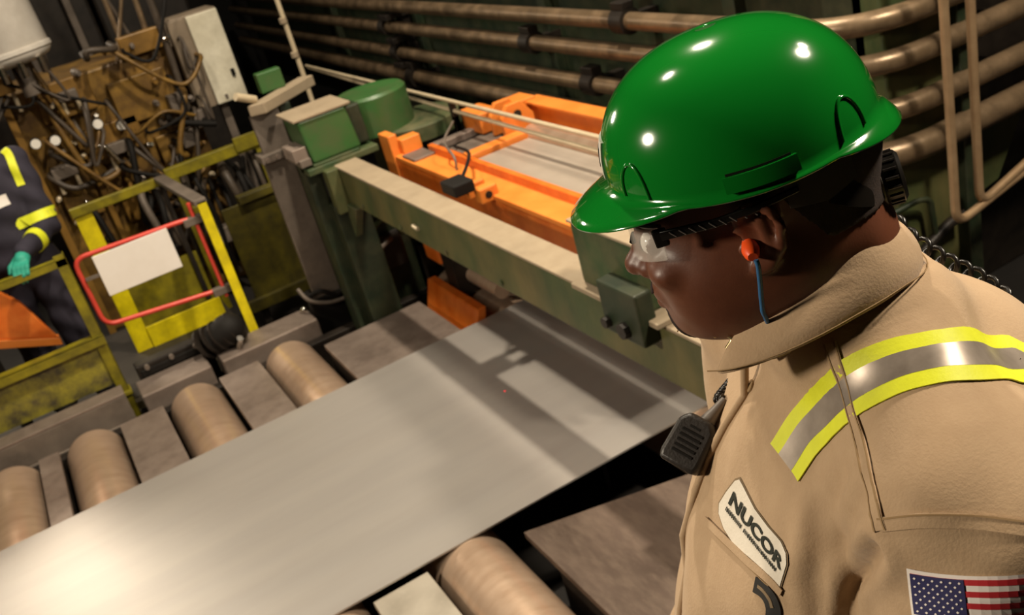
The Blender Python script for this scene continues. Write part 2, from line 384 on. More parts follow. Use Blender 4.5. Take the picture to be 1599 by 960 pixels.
def angle(b, x0, x1, y0, y1, z0, z1, th=.006):   # upright angle iron
    b.box(x0, x1, y0, y0+th, z0, z1).box(x1-th, x1, y0, y1, z0, z1); return b
t = empty('yellow_mesh_guard', (-.9, 5.48, FZ), 'yellow angle-iron guard with a dirty mesh infill, gripped by the worker', 'guard rail')
b = MB(); angle(b, -.125, -.07, 5.45, 5.5, FZ, .83); b.build('post', 'yellow_dirty', t, .002)
b = MB(); angle(b, -2.1, -2.05, 5.45, 5.5, FZ, .83); b.build('post', 'yellow_dirty', t, .002)
MB().box(-2.1, -.07, 5.45, 5.5, .8, .806).box(-2.1, -.07, 5.45, 5.456, .765, .806).build('top_rail', 'yellow_dirty', t, .002)
MB().box(-2.1, -.07, 5.43, 5.5, .345, .352).box(-2.1, -.07, 5.43, 5.437, .30, .352).build('middle_rail', 'yellow_dirty', t, .002)
p = MB().box(-2.05, -.125, 5.465, 5.471, .06, .31).build('mesh_panel', 'yellow_mesh', t)
MB().box(-.13, -.06, 5.42, 5.53, -.02, .0).build('base_plate', 'yellow_dirty', t, .003)

t = empty('yellow_rail_frame', (.4, 6, FZ), 'bright yellow rail frame of flat posts behind the white sign', 'guard rail')
MB().box(.648, .70, 5.53, 5.55, FZ, .80).build('post', 'yellow_paint', t, .002)
MB().box(.06, .165, 6.44, 6.455, DZ, .80).build('post', 'yellow_paint', t, .002)
MB().box(.585, .615, 6.44, 6.455, DZ, .80).build('post', 'machine_dark', t, .002)
MB().hexa([(.635, 5.53, .785), (.705, 5.53, .785), (.64, 6.44, .785), (.57, 6.44, .785)], [(.635, 5.53, .815), (.705, 5.53, .815), (.64, 6.44, .815), (.57, 6.44, .815)]).build('side_rail', 'grey_steel', t, .004)
MB().box(.05, .63, 6.42, 6.46, .755, .81).build('top_rail', 'yellow_dirty', t, .004)
MB().box(.06, .64, 6.462, 6.47, -.06, .28).build('infill_panel', 'yellow_dirty', t)
MB().box(.165, .66, 6.425, 6.44, DZ, -.055).build('toe_board', 'yellow_paint', t, .003)

t = empty('red_gate', (.3, 5.6, FZ), 'red tubular swing gate carrying the blank white sign', 'gate')
loop = arc_path([(.58, 5.6, .715), (.53, 5.6, .72), (-.045, 5.6, .74), (-.04, 5.6, .335), (.55, 5.6, .275), (.60, 5.6, .265)], .07, 8)
MB().tube(loop, .0135, 12).build('tube_frame', 'red_tube', t, smooth=50)
MB().tube([(.615, 5.6, .80), (.615, 5.6, .22)], .012, 12).build('hinge_post', 'red_tube', t, smooth=50)
for z in (.70, .265): MB().box(.55, .66, 5.575, 5.625, z-.022, z+.022).build('clamp', 'grey_steel', t, .004)
MB().box(.045, .455, 5.565, 5.572, .49, .725).build('sign_board', 'sign_white', t, .012, seg=3)
MB().box(.05, .45, 5.572, 5.59, .66, .68).build('bracket', 'grey_steel', t)
MB().box(-.03, .06, 5.572, 5.59, .61, .625).build('bracket', 'grey_steel', t)

t = empty('dim_yellow_guard', (1.05, 6.3, FZ), 'dim yellow guard box between the bright yellow post and the grey column', 'guard rail')
MB().box(.86, 1.25, 6.3, 6.32, -.13, .5).build('panel', 'yellow_shaded', t, .004)
MB().box(.80, 1.27, 6.26, 6.3, -.2, -.12).build('toe_board', 'yellow_shaded', t, .004)
MB().box(.98, 1.28, 6.26, 6.34, .5, .55).build('top_rail', 'yellow_shaded', t, .004)
for x in (.86, 1.21): MB().box(x, x+.05, 6.3, 6.36, FZ, -.12).build('leg', 'machine_dark', t)
t = empty('far_yellow_rail', (1.05, 7, FZ), 'far dull yellow handrail below the white cabinet', 'guard rail')
MB().box(.7, 1.42, 6.98, 7.03, .64, .72).build('rail', 'yellow_dirty', t, .005)
MB().box(1.2, 1.4, 6.96, 6.98, .66, .76).build('splice_plate', 'yellow_dirty', t, .003)
for x in (.75, 1.36): MB().box(x-.025, x+.025, 6.98, 7.03, FZ, .64).build('post', 'yellow_dirty', t)

# orange machine behind the worker
t = empty('orange_cover', (-.7, 5.66, DZ), 'orange cover with a yellow lower edge in front of the worker\'s legs', 'machine cover')
MB().prism([(x, 5.64, z) for x, z in ((-1.6, 1.08), (-.45, .73), (-.37, .62), (-.285, .37), (-.54, .475), (-1.6, .92))], (0, .05, 0)).build('cover', 'orange_paint', t, .006)
MB().prism([(x, 5.625, z) for x, z in ((-1.6, .92), (-.54, .475), (-.275, .365), (-.275, .32), (-.54, .425), (-1.6, .87))], (0, .07, 0)).build('edge_bar', 'orange_bright', t, .004)
for x in (-1.5, -.62): MB().box(x-.03, x+.03, 5.65, 5.69, DZ, .45).build('leg', 'machine_dark', t)

# black motor and clutter between guards and roller table
t = empty('drive_motor', (.5, 5.42, -.005), 'small black motor on the ledge under the red gate', 'motor')
MB().lathe((.50, 5.42, .09), (.5, -.25, .25), [(.06, -.1), (.085, -.09), (.09, .05), (.07, .1), (.03, .13)], 20).build('body', 'rubber_black', t, smooth=40)
MB().box(.46, .56, 5.40, 5.48, -.001, .06).build('foot', 'rubber_black', t, .005)
MB().cyl((.54, 5.36, .0), (.56, 5.30, .07), .018, 10).build('coupling', 'chrome', t, smooth=40)
for k in range(5): MB().lathe((.50+.0-.02*k+.03, 5.42, .09), (.5, -.25, .25), [(.094, .0-.03*k+.04), (.094, .012-.03*k+.04)], 20).build('cooling_fin', 'machine_dark', t)
t = empty('coupling_box', (.2, 5.56, FZ), 'dark coupling housing on the floor left of the black motor', 'machine part')
MB().box(.0, .42, 5.53, 5.62, FZ, .07).build('housing', 'machine_dark', t, .01)
MB().box(.02, .4, 5.515, 5.53, .0, .04).build('cover', 'rubber_black', t, .004)
for x in (.06, .2, .34): MB().cyl((x, 5.505, .05), (x, 5.53, .05), .014, 10).build('bolt', 'grey_steel', t)
t = empty('limit_switch_unit', (1.1, 5.42, .0), 'small dark switch unit with a shiny knob at the foot of the grey column', 'switch')
MB().box(1.0, 1.2, 5.36, 5.44, -.16, .07).build('body', 'rubber_black', t, .01)
MB().tube(smooth_path([(1.02, 5.38, .1), (1.08, 5.33, .12), (1.16, 5.34, .06), (1.24, 5.36, .09)]), .014, 8).build('hose', 'rubber_black', t, smooth=50)
MB().tube(smooth_path([(.97, 5.40, .16), (1.0, 5.35, .09), (1.1, 5.32, .04), (1.22, 5.33, .02)]), .012, 8).build('hose', 'grey_steel', t, smooth=50)
MB().ell((.97, 5.45, .01), (.02, .02, .02), 14, 10).build('knob', 'chrome', t, smooth=0)
MB().cyl((.97, 5.45, -.02), (.97, 5.45, .0), .01).build('knob_stem', 'chrome', t)

# ------------------------------------------------------------------ hydraulic machine with hoses (top left)
t = empty('hydraulic_machine', (.6, 7.7, FZ), 'brown oily machine front covered in hoses, gauges and valves', 'machine')
MB().box(-.04, 1.12, 7.5, 8.4, FZ, 1.42).build('body', 'machine_brown', t, .02)
MB().box(-.05, .0, 7.42, 7.5, FZ, 1.55).build('corner_post', 'machine_ochre', t, .006)
MB().box(.30, .34, 7.44, 7.5, FZ, .95).build('corner_post', 'machine_ochre', t, .006)
for (x0, x1, z0, z1, m) in ((.16, .52, 1.18, 1.42, 'machine_ochre'), (.62, 1.02, 1.0, 1.3, 'machine_brown'), (.34, .72, .84, 1.06, 'machine_ochre'), (.78, 1.12, .58, .86, 'machine_brown'),
                            (.40, .84, .36, .62, 'machine_ochre'), (.05, .28, .5, .85, 'machine_brown'), (.8, 1.1, 1.42, 1.56, 'machine_ochre'), (.55, .9, .12, .34, 'machine_brown')):
    MB().box(x0, x1, 7.43, 7.52, z0, z1).build('panel', m, t, .008)
def gauge(x, z, r=.034):
    g = MB().lathe((x, 7.36, z), (0, -1, 0), [(r*.6, -.07), (r*.6, -.02), (r*1.08, -.02), (r*1.08, .02), (r*.95, .024)], 22).build('gauge', 'machine_dark', t, smooth=40)
    MB().lathe((x, 7.336, z), (0, -1, 0), [(r*.95, -.002), (r*.93, .004)], 22).build('dial', 'gauge_white', g)
for x, z in ((.46, 1.09), (.60, 1.03), (.05, 1.10), (.17, 1.08)): gauge(x, z)
for (x, z, s) in ((.14, .86, 1.), (.52, .89, 1.), (-.02, 1.5, 1.3), (.36, 1.32, .8)):
    vb = MB().box(x-.08*s, x+.08*s, 7.36, 7.46, z-.04*s, z+.04*s).build('valve_block', 'machine_ochre' if s > 1.2 else 'grey_steel', t, .006)
    for k in (-1, 1): MB().cyl((x+k*.06*s, 7.38, z-.14*s), (x+k*.06*s, 7.38, z-.04*s), .014, 10).build('fitting', 'tube_bright', vb)
MB().tube(arc_path([(.36, 7.34, .95), (.44, 7.33, .95), (.50, 7.33, .80), (.56, 7.34, .78)], .05, 5), .016, 10).build('pipe_elbow', 'chrome', t, smooth=50)
hr = random.Random(21)
for k in range(34):
    x0 = hr.uniform(-.02, 1.2); z0 = hr.uniform(.5, 1.75); x1 = min(1.25, max(-.02, x0+hr.uniform(-.55, .55))); z1 = z0+hr.uniform(-.6, .15); y = 7.40-hr.uniform(0, .16)
    xm = (x0+x1)/2+hr.uniform(-.15, .15); zm = min(z0, z1)-hr.uniform(-.1, .2)
    MB().tube(smooth_path([(x0, 7.46, z0), (x0, y, z0-.02), (xm, y-.05, zm), (x1, y, z1), (x1, 7.46, z1+.02)], 7), hr.uniform(.010, .022), 8).build('hose', hr.choice(['rubber_black', 'hose_grey', 'hose_grey', 'machine_brown']), t, smooth=50)
for k in range(26):
    x = hr.uniform(0, 1.2); z = hr.uniform(.45, 1.5); r = hr.uniform(.012, .026)
    MB().lathe((x, 7.44, z), (hr.uniform(-.3, .3), -1, hr.uniform(-.1, .5)), [(r, -.02), (r, .05), (r*.6, .055), (r*.6, .09)], 10).build('fitting', hr.choice(['chrome', 'tube_bright', 'grey_steel', 'machine_ochre']), t, smooth=40)
# clutter of dark risers and hoses behind the gate, lower part of the machine
for k in range(16):
    x = .55+.055*k+hr.uniform(-.02, .02); y = 7.25-hr.uniform(0, .25); z0 = hr.uniform(-.3, .0); z1 = hr.uniform(.35, .62)
    MB().tube(smooth_path([(x, y, z0), (x+hr.uniform(-.03, .03), y-.05, (z0+z1)/2), (x+hr.uniform(-.05, .05), y, z1), (x+.05, 7.46, z1+.05)], 5), hr.uniform(.014, .03), 8).build('riser_hose', hr.choice(['rubber_black', 'grey_steel', 'hose_grey']), t, smooth=50)
MB().box(.78, .9, 7.05, 7.14, .28, .40).build('tagged_valve', 'yellow_dirty', t, .01)
MB().box(.82, 1.0, 7.0, 7.1, .08, .2).build('valve_block', 'grey_steel', t, .01)
# crossing lines above the machine
t = empty('overhead_conduit_cluster', (.95, 7.6, 1.42), 'thin brown conduits crossing in front of the dark hall left of the white cabinet', 'conduits')
for a, b, r in (((.83, 7.5, 1.42), (.80, 7.5, 2.5), .018), ((.92, 7.5, 1.42), (.72, 7.5, 2.3), .014), ((1.0, 7.5, 1.35), (1.02, 7.5, 2.4), .02), ((.75, 7.45, 1.42), (1.15, 7.45, 2.3), .013), ((1.06, 7.4, .9), (1.1, 7.4, 2.2), .025), ((.3, 7.5, 1.3), (.42, 7.5, 2.5), .01)):
    MB().tube(smooth_path([a, (Vector(a)+Vector(b))/2+Vector((.02, .02, 0)), b]), r, 8).build('conduit', hr.choice(['pipe_brown', 'hose_grey']), t, smooth=50)
for x, z in ((1.0, 1.05), (1.12, .9), (.98, .8)):
    MB().box(x-.05, x+.05, 7.3, 7.42, z-.06, z+.06).build('junction_box', 'grey_steel', t, .006)
# dark shapes behind
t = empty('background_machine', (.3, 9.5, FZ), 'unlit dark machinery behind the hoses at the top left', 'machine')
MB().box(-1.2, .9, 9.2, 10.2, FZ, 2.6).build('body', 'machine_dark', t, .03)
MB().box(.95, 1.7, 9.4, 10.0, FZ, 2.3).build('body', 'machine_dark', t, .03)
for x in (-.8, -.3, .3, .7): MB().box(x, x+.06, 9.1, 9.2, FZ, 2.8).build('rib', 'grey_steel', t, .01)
# white tank
t = empty('white_tank', (.15, 7.3, 1.42), 'white vessel at the top left corner above the hoses', 'tank')
MB().lathe((.17, 7.3, 1.62), (-.04, .05, 1), [(.12, -.02), (.2, 0), (.225, .03), (.225, .9), (.1, 1.0)], 34).build('shell', 'tank_white', t, smooth=40)
MB().lathe((.17, 7.3, 1.50), (-.04, .05, 1), [(.06, -.1), (.06, .11)], 14).build('outlet', 'grey_steel', t, smooth=40)
MB().lathe((.17, 7.3, 1.66), (-.04, .05, 1), [(.226, 0), (.234, .006), (.234, .03), (.226, .036)], 34).build('band', 'tank_white', t, smooth=40)
for dx in (-.12, .0, .12): MB().cyl((.17+dx, 7.12, 1.53), (.17+dx, 7.12, 1.63), .022, 10).build('valve', 'chrome', t, smooth=40)

# white cabinet
t = empty('control_cabinet', (1.37, 7.45, .93), 'white metal control cabinet hung left of the pipes', 'cabinet')
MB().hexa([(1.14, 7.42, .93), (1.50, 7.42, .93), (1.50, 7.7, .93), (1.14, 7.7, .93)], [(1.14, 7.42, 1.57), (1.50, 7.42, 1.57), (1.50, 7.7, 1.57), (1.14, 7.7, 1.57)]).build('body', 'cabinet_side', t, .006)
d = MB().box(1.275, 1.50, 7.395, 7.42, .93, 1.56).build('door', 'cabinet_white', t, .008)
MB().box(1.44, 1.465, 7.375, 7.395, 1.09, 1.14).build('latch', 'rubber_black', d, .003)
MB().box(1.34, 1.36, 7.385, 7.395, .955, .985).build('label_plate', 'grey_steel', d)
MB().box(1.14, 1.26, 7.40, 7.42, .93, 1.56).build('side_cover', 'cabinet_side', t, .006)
MB().box(1.3, 1.36, 7.5, 7.56, FZ, .93).build('stand', 'grey_steel', t, .004)
# ------------------------------------------------------------------ grey column and green mill stand
t = empty('grey_column', (1.14, 5.4, FZ), 'grey dusty steel column at the far end of the green beam', 'column')
MB().box(1.04, 1.20, 5.38, 5.41, FZ, .93).build('flange', 'grey_steel', t, .004)
MB().box(1.11, 1.13, 5.41, 5.60, FZ, .93).build('web', 'grey_steel', t, .003)
MB().box(1.06, 1.22, 5.40, 5.43, .93, 1.16).build('upper_flange', 'grey_steel', t, .004)
MB().box(1.03, 1.24, 5.36, 5.5, .90, .945).build('splice_plate', 'grey_steel', t, .004)
for x in (1.06, 1.12, 1.18): MB().cyl((x, 5.345, .92), (x, 5.36, .92), .014, 8).build('bolt', 'plate_steel', t)
MB().box(1.0, 1.24, 5.34, 5.62, FZ, FZ+.02).build('base_plate', 'machine_dark', t)
t = empty('dusty_ledge_bar', (1.3, 5.55, 1.16), 'dusty tan bar on top of the grey column below the pipes', 'bar')
MB().hexa([(1.06, 5.38, 1.16), (1.14, 5.33, 1.16), (1.52, 5.62, 1.16), (1.46, 5.70, 1.16)], [(1.06, 5.38, 1.22), (1.14, 5.33, 1.22), (1.52, 5.62, 1.22), (1.46, 5.70, 1.22)]).build('bar', 'dust_tan', t, .006)
MB().box(1.2, 1.34, 5.55, 5.62, 1.22, 1.33).build('green_lug', 'green_bright', t, .006)
MB().box(1.24, 1.30, 5.44, 5.60, FZ, 1.16).build('support', 'green_dark', t, .004)
MB().tube([(1.02, 5.36, 1.29), (1.12, 5.40, 1.235)], .022, 12).build('stub_pipe', 'tube_bright', t, smooth=50)

t = empty('green_cross_beam', (1.36, 3.4, FZ), 'long green box beam spanning the strip, dusty tan on top', 'beam')
MB().box(1.3, 1.42, .9, 5.06, .66, .85).build('box_section', 'green_stained', t, .006)
MB().box(1.297, 1.423, .9, 5.06, .85, .862).build('dusty_top', 'dust_tan', t, .003)
MB().box(1.22, 1.40, 4.96, 5.18, FZ, .66).build('column', 'green_dark', t, .008)  # dark green on both far columns paints in the shade of the gap
MB().box(1.16, 1.24, 5.06, 5.2, FZ, .93).build('column', 'green_dark', t, .008)
MB().box(1.2, 1.5, .8, 1.0, FZ, .66).build('column', 'green_dark', t, .008)
MB().prism([(1.28, 5.0, .66), (1.28, 4.78, .66), (1.28, 5.0, .42)], (.04, 0, 0)).build('gusset', 'green_paint', t, .003)
MB().box(1.16, 1.56, 4.98, 5.12, .85, .885).build('end_plate', 'green_paint', t, .005)
MB().box(1.23, 1.30, 4.92, 5.0, .62, .86).build('end_bracket', 'green_stained', t, .006)
MB().tube([(1.292, 4.0, .745), (1.292, 3.95, .74)], .01, 8).build('nozzle', 'tube_bright', t, smooth=50)
for y in (4.7, 4.2, 3.7, 3.2): MB().cyl((1.292, y, .69), (1.30, y, .69), .012, 6).build('bolt', 'green_paint', t)
# green pedestal on the beam
p = empty('green_pedestal', (1.4, 2.36, .862), 'green bracket box standing on the beam below the helmet visor', 'bracket')
MB().box(1.30, 1.44, 2.19, 2.55, .88, 1.085).build('box', 'green_paint', p, .008)
MB().box(1.295, 1.445, 2.18, 2.56, 1.085, 1.095).build('cap', 'dust_tan', p, .003)
MB().box(1.27, 1.44, 2.12, 2.58, .862, .88).build('foot_plate', 'dust_tan', p, .003)
MB().box(1.24, 1.30, 2.16, 2.36, .80, .97).build('clamp', 'green_dark', p, .008)
MB().cyl((1.22, 2.24, .84), (1.25, 2.24, .84), .025, 8).build('clamp_bolt', 'machine_dark', p)
MB().cyl((1.22, 2.33, .84), (1.25, 2.33, .84), .018, 8).build('clamp_bolt', 'machine_dark', p)
# gear case left of the beam, drum and flange
p = empty('green_gear_case', (1.5, 5.2, .885), 'green gear case with a rounded drum above the far end of the beam', 'gear case')
MB().hexa([(1.21, 5.0, .9), (1.48, 5.0, .9), (1.48, 5.28, .9), (1.21, 5.28, .9)], [(1.19, 5.0, 1.13), (1.46, 5.0, 1.13), (1.46, 5.28, 1.13), (1.19, 5.28, 1.13)]).build('case', 'green_bright', p, .012)
MB().box(1.17, 1.49, 4.99, 5.3, 1.13, 1.145).build('dusty_lid', 'dust_tan', p, .004)
MB().box(1.2, 1.46, 4.985, 5.29, .885, .9).build('foot_plate', 'green_paint', p, .003)
MB().lathe((1.69, 5.26, .89), (0, 0, 1), [(.2, 0), (.2, .2), (.185, .215), (.05, .22)], 40).build('drum', 'green_bright', p, smooth=35)
MB().lathe((1.88, 5.2, .80), (0, 0, 1), [(.24, 0), (.25, .01), (.25, .085), (.235, .095), (.05, .1)], 40).build('flange', 'green_paint', p, smooth=35)
MB().box(1.44, 1.55, 5.05, 5.3, .9, 1.11).build('neck', 'green_dark', p, .01)
for k in range(4): MB().box(1.12, 1.2, 5.02+.05*k, 5.045+.05*k, .93, 1.0).build('cooling_rib', 'plate_steel', p, .004)
MB().box(1.14, 1.2, 5.0, 5.24, .90, .94).build('rib_base', 'grey_steel', p, .004)
MB().box(1.68, 1.95, 5.32, 5.5, FZ, .80).build('support', 'green_dark', p, .01)

# orange side guide on the machine behind the beam
p = empty('orange_side_guide', (1.9, 4, .5), 'bright orange side guide frame with a grey table behind the green beam', 'machine frame')
MB().box(1.6, 1.63, 2.75, 4.98, .52, .80).build('front_plate', 'orange_paint', p, .004)
MB().box(1.59, 1.72, 2.75, 4.98, .80, .822).build('front_flange', 'orange_bright', p, .004)
MB().box(1.72, 1.75, 2.75, 4.70, .80, .86).build('lip', 'orange_paint', p, .004)
MB().box(1.58, 1.63, 4.86, 5.0, .60, .93).build('end_post', 'orange_bright', p, .005)
MB().box(1.63, 1.74, 4.82, 4.9, .82, .90).build('lug', 'orange_bright', p, .006)
MB().box(1.60, 1.72, 4.62, 4.78, .823, .835).build('wear_pad', 'plate_steel', p, .003)
MB().box(1.76, 2.08, 2.75, 4.28, .80, .825).build('table_plate', 'table_grey', p, .003)
MB().box(1.76, 2.12, 4.30, 4.38, .80, .85).build('cross_bar', 'orange_bright', p, .005)
MB().box(1.76, 2.05, 4.40, 4.66, .79, .815).build('back_plate', 'grey_steel', p, .003)
MB().box(1.76, 2.02, 4.72, 4.78, .80, .84).build('cross_bar', 'plate_steel', p, .005)
MB().cyl((2.14, 2.75, .81), (2.14, 4.35, .81), .055, 24).build('guide_roll', 'roller_steel', p, smooth=40)
MB().box(2.24, 2.27, 2.75, 4.55, .76, .92).build('rear_plate', 'orange_paint', p, .004)
MB().box(2.22, 2.32, 2.75, 4.55, .92, .935).build('rear_flange', 'orange_bright', p, .004)
for y in (4.40, 4.52): # clevis ears on the cross bar
    b = MB(); b.prism([(2.02, y, .82), (2.2, y, .82), (2.2, y, .9), (2.14, y, .98), (2.06, y, .98), (2.02, y, .92)], (0, .03, 0)); e = b.build('clevis_ear', 'orange_bright', p, .005)
    MB().cyl((2.11, y-.004, .92), (2.11, y+.034, .92), .022, 14).build('pin', 'machine_dark', e)
MB().box(2.0, 2.12, 4.62, 4.84, .82, .93).build('block', 'orange_bright', p, .008)
MB().box(2.12, 2.28, 4.5, 4.66, .86, .95).build('block', 'orange_bright', p, .008)
# front clevis with a dark sensor
e = MB().box(1.53, 1.62, 3.74, 3.80, .80, .87).build('clevis_ear', 'orange_bright', p, .008)
MB().cyl((1.57, 3.735, .835), (1.57, 3.805, .835), .016, 14).build('pin', 'machine_dark', e)
e = MB().box(1.53, 1.62, 3.86, 3.90, .80, .87).build('clevis_ear', 'orange_bright', p, .008)
MB().box(1.43, 1.53, 3.76, 3.90, .865, .92).build('sensor', 'rubber_black', p, .008)
MB().tube(smooth_path([(1.5, 3.84, .90), (1.6, 3.95, .93), (1.72, 4.2, .9), (1.78, 4.5, .86)]), .008, 8).build('cable', 'rubber_black', p, smooth=50)
MB().tube(smooth_path([(1.66, 4.25, .823), (1.67, 4.26, .88), (1.7, 4.4, .93), (1.85, 4.6, .95)]), .006, 8).build('cable', 'grey_steel', p, smooth=50)
MB().box(1.66, 2.2, 2.8, 2.84, .3, .79).build('hanger', 'machine_dark', p)
MB().box(1.66, 2.2, 4.7, 4.84, .0, .79).build('hanger', 'machine_dark', p)

# lower guides past the strip, seen under the beam
p = empty('lower_orange_guide', (1.75, 4.8, FZ), 'orange lower guide plate and brown roll seen under the beam', 'guide')
MB().hexa([(1.54, 4.36, -.12), (1.60, 4.36, -.12), (1.60, 5.0, -.12), (1.54, 5.0, -.12)], [(1.60, 4.36, .06), (1.65, 4.36, .06), (1.65, 5.0, .06), (1.60, 5.0, .06)]).build('guide_plate', 'orange_paint', p, .006)
MB().box(1.70, 1.76, 5.0, 5.2, .1, .46).build('upright', 'orange_paint', p, .006)
MB().cyl((1.76, 4.36, .10), (1.76, 5.26, .10), .045, 20).build('roll', 'roller_steel', p, smooth=40)
MB().box(1.68, 1.95, 5.25, 5.3, FZ, .16).build('support', 'machine_dark', p, .01)
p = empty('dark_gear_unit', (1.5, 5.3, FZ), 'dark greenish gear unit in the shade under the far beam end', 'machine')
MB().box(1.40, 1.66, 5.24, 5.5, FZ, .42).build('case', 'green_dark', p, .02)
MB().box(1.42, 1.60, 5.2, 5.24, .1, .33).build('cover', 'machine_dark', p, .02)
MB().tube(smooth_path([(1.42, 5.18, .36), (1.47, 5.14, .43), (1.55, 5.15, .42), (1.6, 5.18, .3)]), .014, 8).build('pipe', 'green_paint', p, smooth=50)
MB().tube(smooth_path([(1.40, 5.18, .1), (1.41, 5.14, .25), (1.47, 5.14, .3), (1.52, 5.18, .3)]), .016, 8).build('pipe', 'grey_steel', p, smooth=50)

# ------------------------------------------------------------------ pipe run and green housing
p = empty('mill_housing', (3.2, 5, FZ), 'large dark green mill housing behind the pipe run', 'mill housing')
MB().box(2.78, 2.95, 2.76, 12, .3, 2.5).build('front_wall', 'green_dark', p, .01)
MB().box(2.78, 3.14, 2.68, 2.82, FZ, 2.5).build('side_wall', 'green_stained', p, .01)
MB().box(3.14, 5.0, 3.1, 3.3, FZ, 2.6).build('rear_wall', 'machine_dark', p, .01)
MB().box(3.10, 3.17, 2.62, 2.76, FZ, 2.4).build('edge_strip', 'green_dark', p, .008)
MB().prism([(3.14, 2.75, .62), (3.62, 2.75, .62), (3.44, 2.75, .35), (3.14, 2.75, .30)], (0, .08, 0)).build('bracket_plate', 'green_stained', p, .006)
MB().tube(arc_path([(2.70, 2.66, .50), (2.84, 2.63, .52), (2.90, 2.63, .50), (2.92, 2.63, .30)], .04, 5), .012, 8).build('grab_bar', 'green_dark', p, smooth=50)
MB().tube(arc_path([(2.62, 2.66, .30), (2.80, 2.63, .28), (3.0, 2.63, .36), (3.08, 2.63, .36)], .04, 5), .022, 8).build('hose', 'machine_dark', p, smooth=50)
for y in (3.4, 5.0, 6.9, 8.8): MB().box(2.72, 2.78, y, y+.08, .35, 2.4).build('stiffener', 'green_dark', p, .006)
MB().box(2.72, 2.78, 3.0, 12, 1.42, 1.6).build('ledge', 'green_dark', p, .01)
names = ('topmost', 'second', 'third', 'lowest')
for z, r, w_ in ((1.245, .042, 'topmost'), (1.09, .042, 'second'), (.905, .042, 'third'), (.735, .052, 'lowest')):
    p = empty('process_pipe', (2.6, 5, z), '%s thick brown pipe of the bundle, bending right behind the helmet' % w_, 'pipe', 'pipes on the mill housing')
    MB().tube(arc_path([(2.6, 12, z), (2.6, 2.62, z), (6.5, 2.62, z)], .36, 14), r, 22).build('pipe_body', 'pipe_brown', p, smooth=60)
    for y in ({'topmost': (4.05,), 'second': (5.02, 7.2), 'third': (4.45, 7.1), 'lowest': (4.12, 6.9)}[w_]):
        c = MB().lathe((2.6, y-.03, z), (0, 1, 0), [(r*1.05, -.02), (r*1.5, -.02), (r*1.5, .08), (r*1.05, .08)], 20).build('pipe_clamp', 'machine_dark', p, smooth=40)
        MB().box(2.6-r*.8, 2.6+r*.8, y-.05, y+.05, z+r*1.3, z+r*2.2).build('clamp_bolt', 'machine_dark', c, .004)
        MB().box(2.62, 2.78, y-.03, y+.03, z-.02, z+.02).build('standoff', 'machine_dark', p)
    MB().box(3.3, 3.34, 2.62, 3.1, z-.015, z+.015).build('standoff', 'machine_dark', p)
p = empty('clamp_rack', (2.66, 7.1, .5), 'dark vertical clamp rack holding the pipes left of centre', 'pipe rack')
MB().box(2.655, 2.72, 7.02, 7.12, .55, 1.5).build('upright', 'machine_dark', p, .005)
for z in (1.17, 1.0, .82, .63): MB().box(2.54, 2.72, 7.0, 7.14, z-.02, z+.02).build('spacer', 'machine_dark', p, .004)
MB().box(2.60, 2.78, 7.0, 7.14, .36, .52).build('foot', 'machine_dark', p, .004)
for lab, z0_, z1_, y1_ in (('upper', 1.0, 1.0, 7.3), ('lower', .99, .93, 7.25)):
    p = empty('thin_rod', (1.95, 5.2, z1_), lab+' of the two thin pale rods running below the pipes', 'rod', 'pale rods')
    MB().tube([(1.95, y1_, z0_), (1.95, 4.97, (z0_+z1_)/2-(.01 if lab == 'lower' else 0)), (1.95, 2.8, z1_)], .011, 10).build('rod_body', 'tube_bright', p, smooth=50)
    for y in (4.8, 2.86): MB().box(1.935, 1.965, y-.015, y+.015, .815, (z0_ if lab == 'upper' and y > 4 else z1_)-.008).build('bracket', 'machine_dark', p, .002)
p = empty('pale_conduit', (1.7, 6.5, FZ), 'thin pale vertical conduit beside the white cabinet', 'conduit')
MB().tube([(1.69, 6.5, FZ), (1.70, 6.5, 1.13), (1.69, 6.5, 2.3)], .016, 10).build('conduit_body', 'tube_bright', p, smooth=50)
for z in (1.2, 1.42, 1.6): MB().lathe((1.69, 6.5, z), (0, 0, 1), [(.02, 0), (.026, .005), (.026, .035), (.02, .04)], 12).build('coupling', 'dust_tan', p, smooth=40)
# U-bent tubes
for k, (x, zb, xe, ze, lab) in enumerate(((2.835, .46, 3.6, .60, 'left'), (2.965, .49, 3.6, .66, 'right'))):
    MB().tube(arc_path([(x+.01, 2.45, 2.6), (x-.01, 2.45, zb), (xe, 2.45, ze)], .07, 8), .017, 14).build('bent_tube', 'pipe_tan', label='thin steel tube hanging in front of the pipes and bending right, %s of the two' % lab, cat='tube', group='bent tubes', smooth=60)

# walkway under the man
p = empty('walkway', (.6, .3, FZ), 'dark checker-plate walkway the near man stands on', 'walkway')
MB().box(-1.6, 1.15, -2.2, 1.35, .18, .22).build('deck', 'deck_plate', p, .004)
for x in (-1.5, 0, 1.05):
    for y in (-2.1, -.4, 1.25): MB().box(x-.04, x+.04, y-.04, y+.04, FZ, .18).build('leg', 'machine_dark', p)
